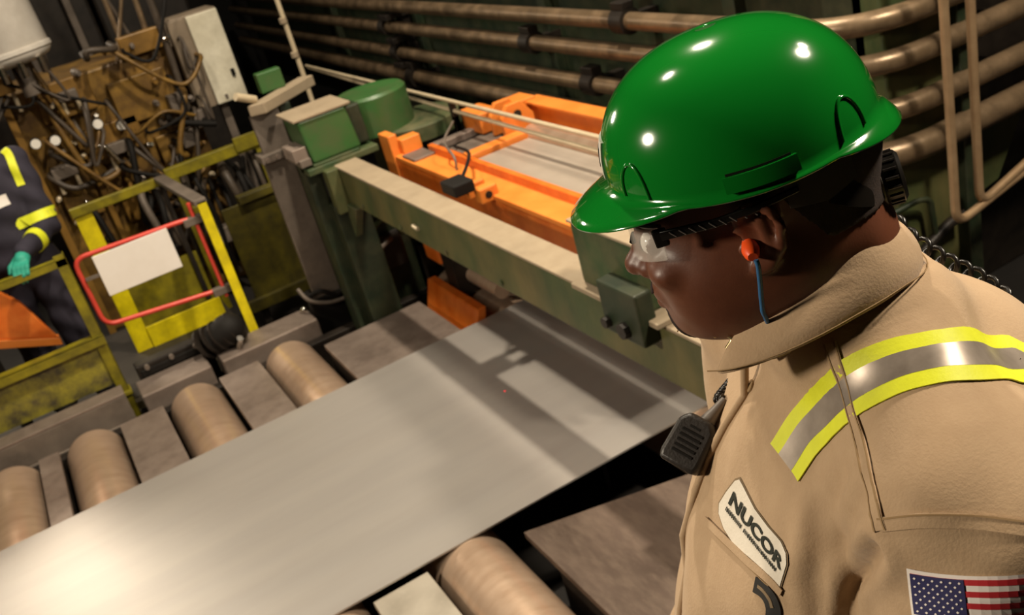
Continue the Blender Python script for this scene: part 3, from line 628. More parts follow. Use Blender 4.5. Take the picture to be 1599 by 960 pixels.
# ------------------------------------------------------------------ people
RLV = Vector((cos(YAW), -sin(YAW), 0)); FHV = Vector((sin(YAW), cos(YAW), 0)); UZ = Vector((0, 0, 1))
def body_frame(al, be):
    al, be = radians(al), radians(be)
    Fv = -RLV*cos(al)+FHV*sin(al); Lv = -FHV*cos(al)-RLV*sin(al)
    return Fv*cos(be)-UZ*sin(be), Lv, UZ*cos(be)+Fv*sin(be)
def mat4(Fv, Lv, Uv, o): return Matrix(((Fv.x, Lv.x, Uv.x, o.x), (Fv.y, Lv.y, Uv.y, o.y), (Fv.z, Lv.z, Uv.z, o.z), (0, 0, 0, 1)))
def pix(x, y): return cf+cr*((x-799.5)/FPX)-cu*((y-480)/FPX)
HF, HL, HU = body_frame(18, 9)
EAR = CAM+pix(1190, 372)*.82
HO = EAR-HL*.078
TF, TL, TU = body_frame(-3, 0)
NO = HO-TF*.05-TU*.13
MH = mat4(HF, HL, HU, HO); MT = mat4(TF, TL, TU, NO)
WALK = .22

person = empty('person', (NO.x, NO.y, WALK), 'man in a tan coverall and green hard hat looking down at the strip', 'person')
def local_obj(ob, M, root):           # object modelled in a local frame, hung on a root empty
    ob.matrix_local = Matrix.Translation(-ORG[root]) @ M; ORG[ob] = Vector((0, 0, 0)); return ob
def at_root(M, name, label, cat):     # empty with its own frame; children are modelled in that frame
    o = bpy.data.objects.new(name, None); COL.objects.link(o); o.matrix_world = M; o.empty_display_size = .1; ORG[o] = Vector((0, 0, 0)); return tag(o, label, cat)
ZERO = bpy.data.objects.new('zero', None); ORG[ZERO] = Vector((0, 0, 0))
def build_local(b, name, m, root, M, **kw):
    ob = b.build(name, m, None, origin=(0, 0, 0), **kw); ob.parent = root; return local_obj(ob, M, root)

# --- head
NB = MH.inverted() @ (NO+TF*-.03-TU*.06); NB2 = MH.inverted() @ (NO+TF*-.03-TU*.13)
def head_sdf(p):
    q = p.copy(); q[:, 1] = np.abs(q[:, 1])
    d = s_ell(p, (-.012, 0, .045), (.1, .078, .092))
    d = smin(d, s_ell(p, (.045, 0, -.027), (.068, .063, .08)), .03)
    d = smin(d, s_ell(q, (.05, .035, -.045), (.045, .034, .048)), .02)
    d = smin(d, s_ell(q, (.012, .045, -.048), (.05, .027, .042)), .025)      # jaw angle
    d = smin(d, s_ell(p, (.082, 0, -.082), (.024, .03, .019)), .02)           # chin
    d = smin(d, s_ell(p, (.047, 0, -.082), (.05, .05, .022)), .03)            # under-chin
    d = smin(d, s_ell(q, (.088, .026, .03), (.02, .032, .011)), .012)        # brow
    d = smax(d, -s_ell(q, (.112, .031, .008), (.018, .017, .012)), .012)     # eye socket
    d = smin(d, s_ell(q, (.093, .031, .006), (.012, .014, .011)), .004)
    d = smin(d, s_ell(q, (.09, .04, -.02), (.017, .022, .014)), .014)        # cheekbone
    d = smin(d, s_cone(p, (.1, 0, .018), (.117, 0, -.018), .009, .011), .010)
    d = smin(d, s_ell(p, (.121, 0, -.022), (.014, .0145, .012)), .006)
    d = smin(d, s_ell(q, (.109, .0155, -.025), (.012, .009, .0095)), .005)
    d = smax(d, -s_ell(q, (.112, .0085, -.035), (.006, .0045, .005)), .003)
    d = smin(d, s_ell(q, (.1, .012, -.050), (.016, .018, .013)), .010)       # upper lip area
    d = smin(d, s_cone(q, (.1135, .0, -.0545), (.103, .021, -.058), .0065, .003), .003)
    d = smin(d, s_cone(q, (.111, .0, -.067), (.101, .02, -.062), .0085, .003), .003)
    d = smax(d, -s_cone(q, (.121, 0, -.0605), (.104, .024, -.0605), .0025, .0015), .003)
    d = smin(d, s_cone(p, (-.028, 0, -.04), tuple(NB), .066, .068), .035)   # neck
    d = smin(d, s_ell(p, (-.078, 0, -.052), (.022, .045, .03)), .03)
    d = smin(d, s_ell(p, tuple(NB2), (.06, .09, .04)), .04)            # shoulders under the cloth
    # ears
    q = q-np.array([.009, 0, .001], np.float32); q[:, 1] = .076+(q[:, 1]-.076)*1.45
    e = s_ell(q, (-.012, .0815, .004), (.019, .007, .030))
    e = smax(e, -s_ell(q, (-.001, .091, .002), (.011, .010, .015)), .004)
    path = [(.008, .078, .012), (.005, .086, .026), (-.008, .091, .034), (-.022, .094, .026), (-.027, .094, .008), (-.022, .090, -.010), (-.010, .086, -.024), (.001, .081, -.026)]
    for a, b in zip(path, path[1:]): e = smin(e, s_cone(q, a, b, .0042, .0042), .004)
    e = smin(e, s_ell(q, (.0085, .081, -.006), (.004, .006, .007)), .004)    # tragus
    e = smin(e, s_ell(q, (-.002, .083, -.024), (.009, .005, .009)), .005)    # lobe
    e = smin(e, s_cone(q, (-.012, .088, .018), (-.014, .089, -.010), .0035, .003), .004)
    return smin(d, e/1.2, .006)
V, F = nets(head_sdf, (-.2, -.2, -.33), (.15, .2, .15), .0032)
V = relax(V, F, 1, .4)
b = MB(); b.mesh(V.tolist(), F.tolist())
head_ob = build_local(b, 'body', 'skin', person, MH, smooth=0)
def hair_sdf(p):
    d = head_sdf(p)-.0022
    keep = smax(p[:, 0]-(-.012+.0*p[:, 2]), -(p[:, 2]-(-.012-.35*(p[:, 0]+.02)*0)), .004)
    side = np.maximum(p[:, 0]+.0-.3*(p[:, 2]-.03), -(p[:, 2]-.03))
    low = -(p[:, 2]+.022)
    back = np.maximum(np.maximum(p[:, 0]+.055-.55*(p[:, 2]+.03), low), np.abs(p[:, 1])-.078)
    reg = np.minimum(side, back)
    return np.maximum(d, np.maximum(reg, np.abs(p[:, 1])-.0835))
V, F = nets(hair_sdf, (-.13, -.1, -.06), (.05, .1, .15), .0035)
b = MB(); b.mesh(V.tolist(), F.tolist()); build_local(b, 'hair', 'hair_black', person, MH, smooth=0, label='very short black hair')
def beard_sdf(p):
    q = p.copy(); q[:, 1] = np.abs(q[:, 1]); d = head_sdf(p)-.0016
    r = np.minimum(s_ell(p, (.1, 0, -.094), (.03, .026, .022)), s_ell(p, (.118, 0, -.046), (.02, .022, .006)))
    return np.maximum(d, r)
V, F = nets(beard_sdf, (.05, -.05, -.125), (.14, .05, -.03), .0028)
b = MB(); b.mesh(V.tolist(), F.tolist()); build_local(b, 'beard', 'hair_black', person, MH, smooth=0, label='short dark goatee and moustache')
for s in (1, -1):
    b = MB(); b.ell((.094, s*.031, .006), (.0125, .0125, .0125), 16, 10); e = build_local(b, 'eye', 'eye_white', person, MH, smooth=0)
    b = MB(); b.lathe((.1055, s*.031, .006), (1, 0, 0), [(.0055, -.002), (.005, .0008), (.001, .0014)], 14); e2 = b.build('iris', 'eye_dark', None, origin=(0, 0, 0)); e2.parent = e

# --- hard hat
def hat_pt(th, t):        # th round the head, t 0 (rim) .. 1 (crown)
    c, s = cos(th), sin(th); ph = t*pi/2
    rr = cos(ph)**.86; zz = sin(ph)**.93
    ax = .122 if c > 0 else .113
    return Vector((-.004+ax*c*rr,   .105*s*rr, .061-.008*s*s*(1-t)+.102*zz+.004*c*(1-t)))
def rim_ext(th):
    c = cos(th); front = max(0, c); v = max(0, (c-.42)/.58)
    back = max(0, -c)
    bk = max(0, (-c-.6)/.4)
    return .0040+.040*v**.8+.009*bk, -.002-.017*v**1.2-.015*bk
hat = at_root(MH, 'hard_hat', 'glossy green hard hat worn by the man in the tan coverall', 'hard hat')
NT, NR = 96, 26
b = MB(); VV = []; FF = []
rows = []
for j in range(NR): rows.append([hat_pt(2*pi*i/NT, (1-j/(NR-1))*.995+.005*0) for i in range(NT)])
for k in (.35, .75, 1., 1.03):
    row = []
    for i in range(NT):
        th = 2*pi*i/NT; p0 = hat_pt(th, 0); ex, dz = rim_ext(th); n = Vector((cos(th)/.119, sin(th)/.110, 0)).normalized()
        kk = min(k, 1.); row.append(p0+n*ex*kk+Vector((0, 0, dz*kk**1.4 - (.0015 if k > 1.01 else 0))))
    rows.append(row)
for r_ in rows: VV += r_
for j in range(len(rows)-1):
    for i in range(NT): FF.append((j*NT+i, j*NT+(i+1) % NT, (j+1)*NT+(i+1) % NT, (j+1)*NT+i))
b.mesh(VV, FF); sh = b.build('shell', 'helmet_green', hat, smooth=0)
so = sh.modifiers.new('thick', 'SOLIDIFY'); so.thickness = .0026; so.offset = -1
bm = bmesh.new(); bm.from_mesh(sh.data); bmesh.ops.remove_doubles(bm, verts=bm.verts, dist=1e-5); bmesh.ops.recalc_face_normals(bm, faces=bm.faces); bm.to_mesh(sh.data); bm.free()
def on_hat(th, t, off=.0015):
    p = hat_pt(th, t); a = hat_pt(th+.01, t)-p; c = hat_pt(th, min(1, t+.01))-p; n = a.cross(c).normalized(); return p+n*off
def hat_patch(name, m, th0, th1, t0, t1, off=.0015, n=8, thick=.0015):
    b = MB(); V = []; n1 = n+1
    for o_ in (off-thick, off):
        for i in range(n1):
            for j in range(n1): V.append(on_hat(th0+(th1-th0)*i/n, t0+(t1-t0)*j/n, o_))
    F = []; N2 = n1*n1
    for i in range(n):
        for j in range(n):
            a = i*n1+j; F.append((a+N2, a+n1+N2, a+n1+1+N2, a+1+N2)); F.append((a, a+1, a+n1+1, a+n1))
    for i in range(n):
        for (a, c) in ((i*n1, (i+1)*n1), (i*n1+n, (i+1)*n1+n), (i, i+1), (n*n1+i, n*n1+i+1)): F.append((a, c, c+N2, a+N2))
    b.mesh(V, F); return b.build(name, m, hat, smooth=30)
hat_patch('sticker', 'sticker_white', -.16, .27, .05, .25)
hat_patch('sticker_emblem', 'sticker_dark', -.06, .16, .10, .2, .0022)
hat_patch('accessory_slot', 'helmet_green', 1.45, 1.95, .015, .085, .0045, thick=.006)
hat_patch('accessory_slot', 'helmet_green', -1.95, -1.45, .015, .085, .0045, thick=.006)
hat_patch('slot_gap', 'plastic_black', 1.47, 1.92, .086, .096, .0012)
# raised lug mouldings
for th in (.75, 2.45, -.75, -2.45):
    pts = [on_hat(th+.13*cos(a), .02+.17*max(0, sin(a)), .0004) for a in [pi*k/14 for k in range(15)]]
    MB().tube(pts, .0016, 8).build('lug_moulding', 'helmet_green', hat, smooth=50)
# suspension: headband, straps, ratchet
pts = []
for k in range(25):
    th = radians(75)+(radians(285)-radians(75))*k/24; pts.append((th, .1))
def band(name, m, th0, th1, z0, z1, rx, ry, zoff, n=30, th=.0022):
    b = MB(); V = []
    for r_ in (0, th):
        for k in range(n+1):
            t = th0+(th1-th0)*k/n
            for zz in (z0(t), z1(t)): V.append(((rx+r_)*cos(t)-.012, (ry+r_)*sin(t), zz))
    F = []; M_ = 2*(n+1)
    for k in range(n):
        a = 2*k; F += [(a, a+2, a+3, a+1), (M_+a, M_+a+1, M_+a+3, M_+a+2), (a, M_+a, M_+a+2, a+2), (a+1, a+3, M_+a+3, M_+a+1)]
    F += [(0, 1, M_+1, M_), (2*n, M_+2*n, M_+2*n+1, 2*n+1)]
    b.mesh(V, F); return b.build(name, m, hat, smooth=40)
band('headband', 'plastic_black', radians(-150), radians(150), lambda t: .060, lambda t: .080, .096, .082, 0)
band('nape_strap', 'plastic_black', radians(122), radians(238), lambda t: -.026+.036*min(1, abs(t-pi)/1.0)**2, lambda t: .008+.036*min(1, abs(t-pi)/1.0)**2, .0865, .0845, 0)
band('side_strap', 'strap_grey', radians(100), radians(135), lambda t: .016+.02*abs(t-2.05), lambda t: .066, .099, .0875, 0)
rk = MB().lathe((-.095, 0, -.014), (-1, 0, .0), [(.024, 0), (.024, .006), (.020, .007)], 26).build('ratchet_housing', 'plastic_grey', hat, smooth=30)
kn = MB(); V = []
kn.lathe((-.101, 0, -.014), (-1, 0, 0), [(.0215, 0), (.0225, .003), (.0225, .015), (.019, .018), (.01, .0185)], 26); kn = kn.build('ratchet_knob', 'plastic_black', rk, smooth=30)
for k in range(18):
    a = 2*pi*k/18
    MB().tube([(-.104, .0228*cos(a), -.014+.0228*sin(a)), (-.115, .0228*cos(a), -.014+.0228*sin(a))], .0014, 6).build('knob_rib', 'plastic_dark', rk)
MB().box(-.107, -.095, -.012, .012, .012, .022).build('strap_clip', 'plastic_grey', hat, .002)

# --- safety glasses
gl = at_root(MH, 'safety_glasses', 'clear wraparound safety glasses with black temples on the near man', 'glasses')
def lens_pt(t, v): # t angle, v 0..1
    return Vector((.036+.082*cos(t)-.004*(1-v), .080*sin(t), (.031-.036*v*(1-.35*max(0, abs(t)-.5)))-(.004 if abs(t) < .1 else 0)*v))
b = MB(); V = []; n = 32
for o_ in (0, .0018):
    for i in range(n+1):
        t = -1.0+2.0*i/n
        for j in range(7):
            p = lens_pt(t, j/6); V.append(p+Vector((cos(t), sin(t), 0))*o_)
F = []; M_ = (n+1)*7
for i in range(n):
    for j in range(6):
        a = i*7+j; F += [(a, a+1, a+8, a+7), (M_+a, M_+a+7, M_+a+8, M_+a+1)]
    F += [(i*7, i*7+7, M_+i*7+7, M_+i*7), (i*7+6, M_+i*7+6, M_+i*7+13, i*7+13)]
for i in (0, n):
    for j in range(6): a = i*7+j; F.append((a, M_+a, M_+a+1, a+1))
b.mesh(V, F); b.build('lens', 'lens_clear', gl, smooth=40)
MB().tube([lens_pt(-1.0+2.0*i/30, 0)+Vector((.001, 0, .001)) for i in range(31)], .0022, 8).build('brow_bar', 'plastic_black', gl, smooth=50)
MB().tube([(.118, .008, .002), (.116, 0, .006), (.118, -.008, .002)], .003, 8).build('nose_bridge', 'plastic_black', gl, smooth=50)
for s in (1, -1):
    tp = MB(); prof = [(.079, .0775, .028, .0045), (.062, .0815, .0285, .0043), (.03, .0865, .0285, .0038), (.0, .0885, .031, .0034), (-.022, .0885, .034, .003), (-.04, .0865, .036, .0026)]
    V = []; F = []
    for x, y, z, h in prof:
        for dy, dz in ((-.0016, -h), (.0016, -h), (.0016, h), (-.0016, h)): V.append((x, s*(y+dy), z+dz))
    for i in range(len(prof)-1):
        for k in range(4): F.append((i*4+k, i*4+(k+1) % 4, (i+1)*4+(k+1) % 4, (i+1)*4+k))
    F += [(0, 1, 2, 3), tuple(range(len(V)-4, len(V)))]
    tp.mesh(V, F); tm = tp.build('temple_arm', 'plastic_black', gl, .001, smooth=40)
    for k in range(9):
        x = .066-.0085*k; f_ = (x-.062)/(.03-.062); y = .0815+(.0865-.0815)*min(1, max(0, f_)) if x < .062 else .0805
        MB().tube([(x+.0025, s*(y+.0022), .031), (x-.002, s*(y+.0022), .0255)], .0007, 6).build('grip_rib', 'plastic_grey', tm)
    MB().box(.072, .084, s*.0765-.003, s*.0765+.003, .018, .034).build('hinge', 'plastic_black', gl, .0015)

# --- coverall
def cover_sdf(p):
    q = p.copy(); q[:, 1] = np.abs(q[:, 1])
    d = s_ell(p, (.0, 0, -.295), (.165, .178, .24))
    d = smin(d, s_ell(p, (.035, 0, -.44), (.185, .20, .2)), .08)
    d = smin(d, s_ell(p, (-.075, 0, -.15), (.15, .185, .15)), .06)
    d = smin(d, s_ell(q, (.05, .08, -.21), (.065, .075, .09)), .05)
    d = smin(d, s_ell(q, (.098, .085, -.275), (.06, .062, .075)), .03)      # breast pocket             # chest
    d = smin(d, s_cone(q, (-.035, .0, -.075), (-.02, .19, -.09), .075, .08), .05)
    d = smin(d, s_cone(q, (-.025, .04, .012), (-.02, .17, -.06), .056, .054), .04)  # trapezius
    d = smin(d, s_ell(p, (-.015, 0, .004), (.086, .096, .05)), .045)
    d = smin(d, s_ell(p, (.0, 0, -.62), (.165, .19, .16)), .08)
    d = smin(d, s_cone(q, (.0, .1, -.66), (.01, .11, -1.06), .105, .085), .05)
    d = smin(d, s_cone(q, (.01, .11, -1.06), (-.01, .115, -1.42), .085, .082), .03)
    a = s_cone(q, (-.015, .205, -.105), (.0, .255, -.38), .088, .072)
    a = smin(a, s_cone(q, (.0, .255, -.38), (.14, .225, -.58), .07, .055), .03)
    d = smin(d, a, .03)
    return smax(d, -s_cone(p, (-.045, 0, .25), (-.015, 0, -.03), .062, .064), .012)
V, F = nets(cover_sdf, (-.3, -.4, -1.46), (.3, .4, .14), .0065)
V = relax(V, F, 2, .5); Nn = vnormals(V, F)
X, Y, Z = V.T
fold = .0046*np.sin(34*(Z+.55*X)+2.5*np.sin(11*Y+6*X)+1.5*np.sin(9*Z))*np.clip((-.08-Z)/.15, .15, 1)
fold += .0034*np.sin(52*(.7*Z-.5*np.abs(Y)+.4*X)+2*np.sin(17*X+5*Z))
fold += .0060*np.sin(24*(Z*.6+X*.8)+3*np.sin(6*Y))*np.exp(-((np.abs(Y)-.15)/.05)**2)*np.clip((.05-Z)*6, 0, 1)
sx = (Y-X)*.75
fold += .0022*np.sin(2*pi*(sx+.03*Z)/.034)*np.exp(-((X-.085)/.045)**2-((Y-.13)/.045)**2-((Z+.17)/.09)**2)
fold += .004*np.sin(2*pi*(.8*Z+.5*X+.25*Y)/.05)*np.exp(-((Y-.24)/.08)**2)*np.clip((-.16-Z)/.1, 0, 1)
V = V+Nn*fold[:, None]
M3 = np.array(MT)
Vw = V@M3[:3, :3].T+M3[:3, 3]
def groove(Vw, F, px, depth, wid, lift=0.):      # press a sharp crease into the cloth along a line
    bv = BVHTree.FromPolygons(Vw.tolist(), F.tolist()); P = []
    for x, y in px:
        h = bv.ray_cast(CAM, pix(x, y).normalized())
        if h[0]: P.append(h[0])
    P = np.array([list(p) for p in smooth_path(P, 8)]); N_ = vnormals(Vw, F)
    near = np.where(((Vw-P.mean(0))**2).sum(1) < .15**2)[0]
    d = np.sqrt(((Vw[near][:, None]-P[None])**2).sum(2)).min(1)
    Vw = Vw.copy(); Vw[near] += N_[near]*(-depth*np.exp(-(d/wid)**2)+lift*np.exp(-((d-2.2*wid)/wid)**2))[:, None]; return Vw
Vw = groove(Vw, F, ((1366, 858), (1358, 874), (1345, 895), (1334, 915), (1330, 950), (1328, 990)), .010, .008, .004)
Vw = groove(Vw, F, ((1270, 905), (1290, 925), (1302, 950), (1310, 985)), .004, .012, .002)
Vw = groove(Vw, F, ((1320, 745), (1300, 790), (1290, 840), (1296, 880)), .0035, .011, .0025)
Vw = groove(Vw, F, ((1345, 780), (1325, 820), (1318, 850)), .0035, .010, .002)
coverall, BVH = to_mesh('coverall', Vw, F, 'fabric_tan', person, bvh=True, label='tan work coverall')
def tw(x, y, z): return NO+TF*x+TL*y+TU*z
def cast(px, py):
    h = BVH.ray_cast(CAM, pix(px, py).normalized()); return (h[0], h[1]) if h[0] else (None, None)
def stick(p, off):
    l, n, i, d = BVH.find_nearest(p)
    return l+(n if n.dot(p-l) > 0 or True else -n)*off
def ribbon(name, m, path, w0, w1, off, parent, th=.0012, nw=6, **kw):   # cloth ribbon laid on the coverall; w0..w1 offsets across
    P = smooth_path(path, 8); n = len(P); b = MB(); V = []
    S = []
    for i in range(n):
        t = (P[min(i+1, n-1)]-P[max(i-1, 0)]).normalized(); nn = BVH.find_nearest(P[i])[1]; s = nn.cross(t).normalized()
        S.append([P[i]+s*(w0+(w1-w0)*k/nw) for k in range(nw+1)])
    for o_ in (off-th, off):
        for r_ in S:
            for p in r_: V.append(stick(p, o_))
    F = []; c = nw+1; M_ = n*c
    for i in range(n-1):
        for k in range(nw):
            a = i*c+k; F += [(M_+a, M_+a+1, M_+a+c+1, M_+a+c), (a, a+c, a+c+1, a+1)]
        F += [(i*c, M_+i*c, M_+i*c+c, i*c+c), (i*c+nw, i*c+c+nw, M_+i*c+c+nw, M_+i*c+nw)]
    for e in (0, n-1):
        for k in range(nw): a = e*c+k; F.append((a, a+1, M_+a+1, M_+a))
    b.mesh(V, F); return b.build(name, m, parent, smooth=40, **kw)
def pts(*px):
    out = []
    for x, y in px:
        p, n = cast(x, y)
        if p: out.append(p)
    return out
tape = pts((1228, 722), (1262, 672), (1300, 633), (1345, 598), (1400, 573), (1460, 558), (1520, 553), (1580, 562), (1599, 568))
# carry the tape on down the back
bk = tw(-.15, .12, -.12); tape += [stick(tape[-1]*.5+tw(-.16, .125, -.1)*.5, 0), stick(tw(-.2, .12, -.2), 0), stick(tw(-.2, .12, -.34), 0)]
ribbon('lime_tape', 'lime_tape', tape, -.026, -.011, .0022, coverall)
ribbon('silver_tape', 'silver_tape', tape, -.0115, .0115, .0024, coverall)
ribbon('lime_tape', 'lime_tape', tape, .011, .026, .0022, coverall)
mir = [stick(tw(*(lambda v: (v.dot(TF), -v.dot(TL), v.dot(TU)))(p-NO)), 0) for p in tape[3:]]
ribbon('lime_tape', 'lime_tape', mir, -.026, -.011, .0022, coverall)
ribbon('silver_tape', 'silver_tape', mir, -.0115, .0115, .0024, coverall)
ribbon('lime_tape', 'lime_tape', mir, .011, .026, .0022, coverall)
# seams
seam = pts((1296, 535), (1312, 580), (1330, 640), (1347, 700), (1362, 765), (1376, 828))
ribbon('armhole_seam', 'fabric_tan', seam, -.006, .006, .0022, coverall)
for o_ in (-.0045, .0045): ribbon('stitching', 'thread_tan', seam, o_-.0007, o_+.0007, .0028, coverall, nw=1)
seam = pts((1376, 828), (1440, 822), (1520, 824), (1599, 834), (1660, 842))
if len(seam) > 2:
    ribbon('sleeve_seam', 'fabric_tan', seam, -.001, .010, .0018, coverall); ribbon('stitching', 'thread_tan', seam, .008, .0094, .0025, coverall, nw=1)

# --- patches: polygons in patch space (cm-like units) laid on the cloth
def patch_map(quad):   # bilinear from (0..1, 0..1) to pixels of the quad corners tl, tr, br, bl -> world point on the coverall
    tl, tr, br, bl = [Vector(q) for q in quad]
    def f(u, v, off):
        q = (tl*(1-u)+tr*u)*(1-v)+(bl*(1-u)+br*u)*v
        p, n = cast(q.x, q.y)
        return p+n*off if p else None
    return f
def subdiv_poly(poly, cuts=3):
    bm = bmesh.new(); vs = [bm.verts.new((x, y, 0)) for x, y in poly]; bm.faces.new(vs)
    bmesh.ops.triangulate(bm, faces=bm.faces)
    for _ in range(cuts): bmesh.ops.subdivide_edges(bm, edges=[e for e in bm.edges if e.calc_length() > .06], cuts=1, use_grid_fill=False); bmesh.ops.triangulate(bm, faces=[f for f in bm.faces if len(f.verts) > 3])
    bm.verts.index_update(); V = [(v.co.x, v.co.y) for v in bm.verts]; F = [tuple(v.index for v in f.verts) for f in bm.faces]; bm.free(); return V, F
def lay(b, fmap, V, F, off, mi):
    W = [fmap(u, v, off) for u, v in V]
    idx = {}; out = []
    for i, p in enumerate(W):
        if p: idx[i] = len(out); out.append(p)
    b.mi = mi; b.mesh(out, [tuple(idx[i] for i in f) for f in F if all(i in idx for i in f)])
def text_mesh(s, bold=.02, wide=1.):
    cu_ = bpy.data.curves.new('lettering', 'FONT'); cu_.body = s; cu_.size = 1; cu_.offset = bold; cu_.align_x = 'LEFT'
    o = bpy.data.objects.new('lettering', cu_); COL.objects.link(o); bpy.context.view_layer.update()
    me = o.to_mesh(); V = [(v.co.x*wide, v.co.y) for v in me.vertices]; F = [tuple(p.vertices) for p in me.polygons]
    o.to_mesh_clear(); bpy.data.objects.remove(o); return V, F
def fit(V, u0, u1, v0, v1):
    x0 = min(p[0] for p in V); x1 = max(p[0] for p in V); y0 = min(p[1] for p in V); y1 = max(p[1] for p in V)
    return [(u0+(u1-u0)*(x-x0)/(x1-x0), v1-(v1-v0)*(y-y0)/(y1-y0)) for x, y in V]
# company patch: the name above a line of small letters
fm = patch_map(((1148, 735), (1238, 868), (1216, 925), (1114, 812)))
b = MB()
outline = [(.06, .10), (.10, .0), (.18, .02), (.40, .10), (.62, .08), (.82, .02), (.93, .08), (.98, .25), (1.0, .98), (.93, .93), (.78, .86), (.55, .93), (.34, 1.0), (.16, .93), (.04, .80), (.0, .66), (.02, .40)]
big = [(.5+(u-.5)*1.035, .5+(v-.5)*1.05) for u, v in outline]
Vp, Fp = subdiv_poly(big); lay(b, fm, Vp, Fp, .0012, 1)
Vp, Fp = subdiv_poly(outline); lay(b, fm, Vp, Fp, .0020, 0)
Vt, Ft = text_mesh('NUCOR', .035, 1.9); Vt = fit(Vt, .10, .95, .24, .50); lay(b, fm, Vt, Ft, .0030, 2)
b.build('company_patch', ['patch_white', 'patch_edge', 'patch_ink'], coverall, label='pale company patch with dark lettering')
# small second line: illegible small letters -> row of tiny strokes
b = MB(); rr = random.Random(4)
x = .10
while x < .90:
    w_ = rr.choice((.010, .016, .02))
    if not .34 < x < .37: lay(b, fm, [(x, .56), (x+w_, .56), (x+w_, .64), (x, .64)], [(0, 1, 2, 3)], .0030, 0)
    x += w_+.010
b.build('small_lettering', 'patch_ink', coverall)
# black curved name tag below it
b = MB(); fm2 = patch_map(((1176, 908), (1214, 938), (1206, 990), (1170, 918)))
poly = []
import itertools
cen = [(1180, 912), (1192, 920), (1202, 932), (1208, 948), (1208, 965), (1204, 985)]
tagp = pts(*cen)
ribbon('name_tag', 'tag_black', tagp, -.0075, .0075, .002, coverall)
ribbon('name_tag_print', 'patch_edge', pts((1186, 914), (1195, 922), (1204, 935), (1208, 948)), -.002, .001, .0026, coverall, nw=1)
# chest pocket: flap edge and seam below the patch
ribbon('pocket_edge', 'fabric_tan', pts((1104, 812), (1120, 828), (1145, 852), (1170, 876), (1200, 902), (1222, 925)), -.004, .004, .003, coverall)
ribbon('stitching', 'thread_tan', pts((1108, 822), (1122, 838), (1147, 862), (1172, 886), (1202, 914)), -.0006, .0006, .0022, coverall, nw=1)
# flag patch on the upper arm
fq = patch_map(((1420, 889), (1632, 893), (1640, 1012), (1436, 1014)))
b = MB()
def sag(u): return .34*u*(1-u)
def quad(u0, u1, v0, v1, off, mi, n=8, m_=1):
    V = []; F = []
    for i in range(n+1):
        for j in range(m_+1):
            u = u0+(u1-u0)*i/n; V.append((u, v0+(v1-v0)*j/m_+sag(u)))
    for i in range(n):
        for j in range(m_): a = i*(m_+1)+j; F.append((a, a+m_+1, a+m_+2, a+1))
    lay(b, fq, V, F, off, mi)
quad(-.012, 1.012, -.025, 1.02, .0018, 1, 14, 10)
for k in range(0, 13, 2): quad(.012, .99, .02+k*.96/13, .02+(k+1)*.96/13, .0024, 0, 14)
quad(.012, .40, .02, .02+7*.96/13, .0028, 2, 8, 6)
for r_ in range(9):
    for c_ in range(6 if r_ % 2 == 0 else 5):
        u = .012+.388*(c_*2+1+(r_ % 2))/12; v = .02+.517*(r_+.9)/9.8; s_ = .011
        lay(b, fq, [(u, v-s_*1.5+sag(u)), (u+s_, v+sag(u)), (u, v+s_*1.5+sag(u)), (u-s_, v+sag(u))], [(0, 1, 2, 3)], .0033, 1)
b.build('flag_patch', ['flag_red', 'flag_white', 'flag_blue'], coverall, label='stars-and-stripes flag patch')

# --- collar
b = MB(); V = []; n = 44; prof_rows = 9
def ring(th):
    c, s = cos(th), sin(th); fr = max(0, c)
    ti = Vector((.010+(.092 if c > 0 else .078)*c, .076*s, 0)); ti.z = min(.086, .080-.42*ti.x)-.010*max(0, -c)**2+.017*s*s*(1 if c < 0 else (1-c))
    bo = Vector((.014+(.118 if c > 0 else .092)*c, .098*s, 0)); bo.z = min(.042, .034-.26*bo.x)-.004*max(0, -c)+.018*s*s
    if fr: bo.x += .012*fr; bo.z -= .006*fr
    inn = Vector((ti.x*.96-.004, ti.y*.95, ti.z-.05))
    return inn, ti, bo
for k in range(n+1):
    th = radians(28)+(2*pi-2*radians(28))*k/n; inn, ti, bo = ring(th); out = Vector((cos(th), sin(th), 0))
    row = [inn, inn*.5+ti*.5, ti-out*.001, ti+Vector((0, 0, .002))+out*.002]
    for j in range(1, 6):
        f_ = j/5; row.append(ti*(1-f_)+bo*f_+out*(.006*sin(pi*f_)**.8+.002))
    V += [tw(*p) for p in row]
F = []
for k in range(n):
    for j in range(prof_rows-1): a = k*prof_rows+j; F.append((a, a+1, a+prof_rows+1, a+prof_rows))
b.mesh(V, F); co = b.build('collar', 'fabric_tan', coverall, smooth=0, label='turned-down collar')
so = co.modifiers.new('thick', 'SOLIDIFY'); so.thickness = .0028; so.offset = 0
su = co.modifiers.new('soft', 'SUBSURF'); su.levels = su.render_levels = 1
def collar_edge(f_, off):
    out_ = []
    for k in range(n+1):
        th = radians(24)+(2*pi-2*radians(24))*k/n; inn, ti, bo = ring(th); out = Vector((cos(th), sin(th), 0))
        out_.append(tw(*(ti*(1-f_)+bo*f_+out*(.010*sin(pi*f_)**.8+off))))
    return out_
MB().tube(collar_edge(.86, .0042), .0007, 5).build('stitching', 'thread_tan', coverall)
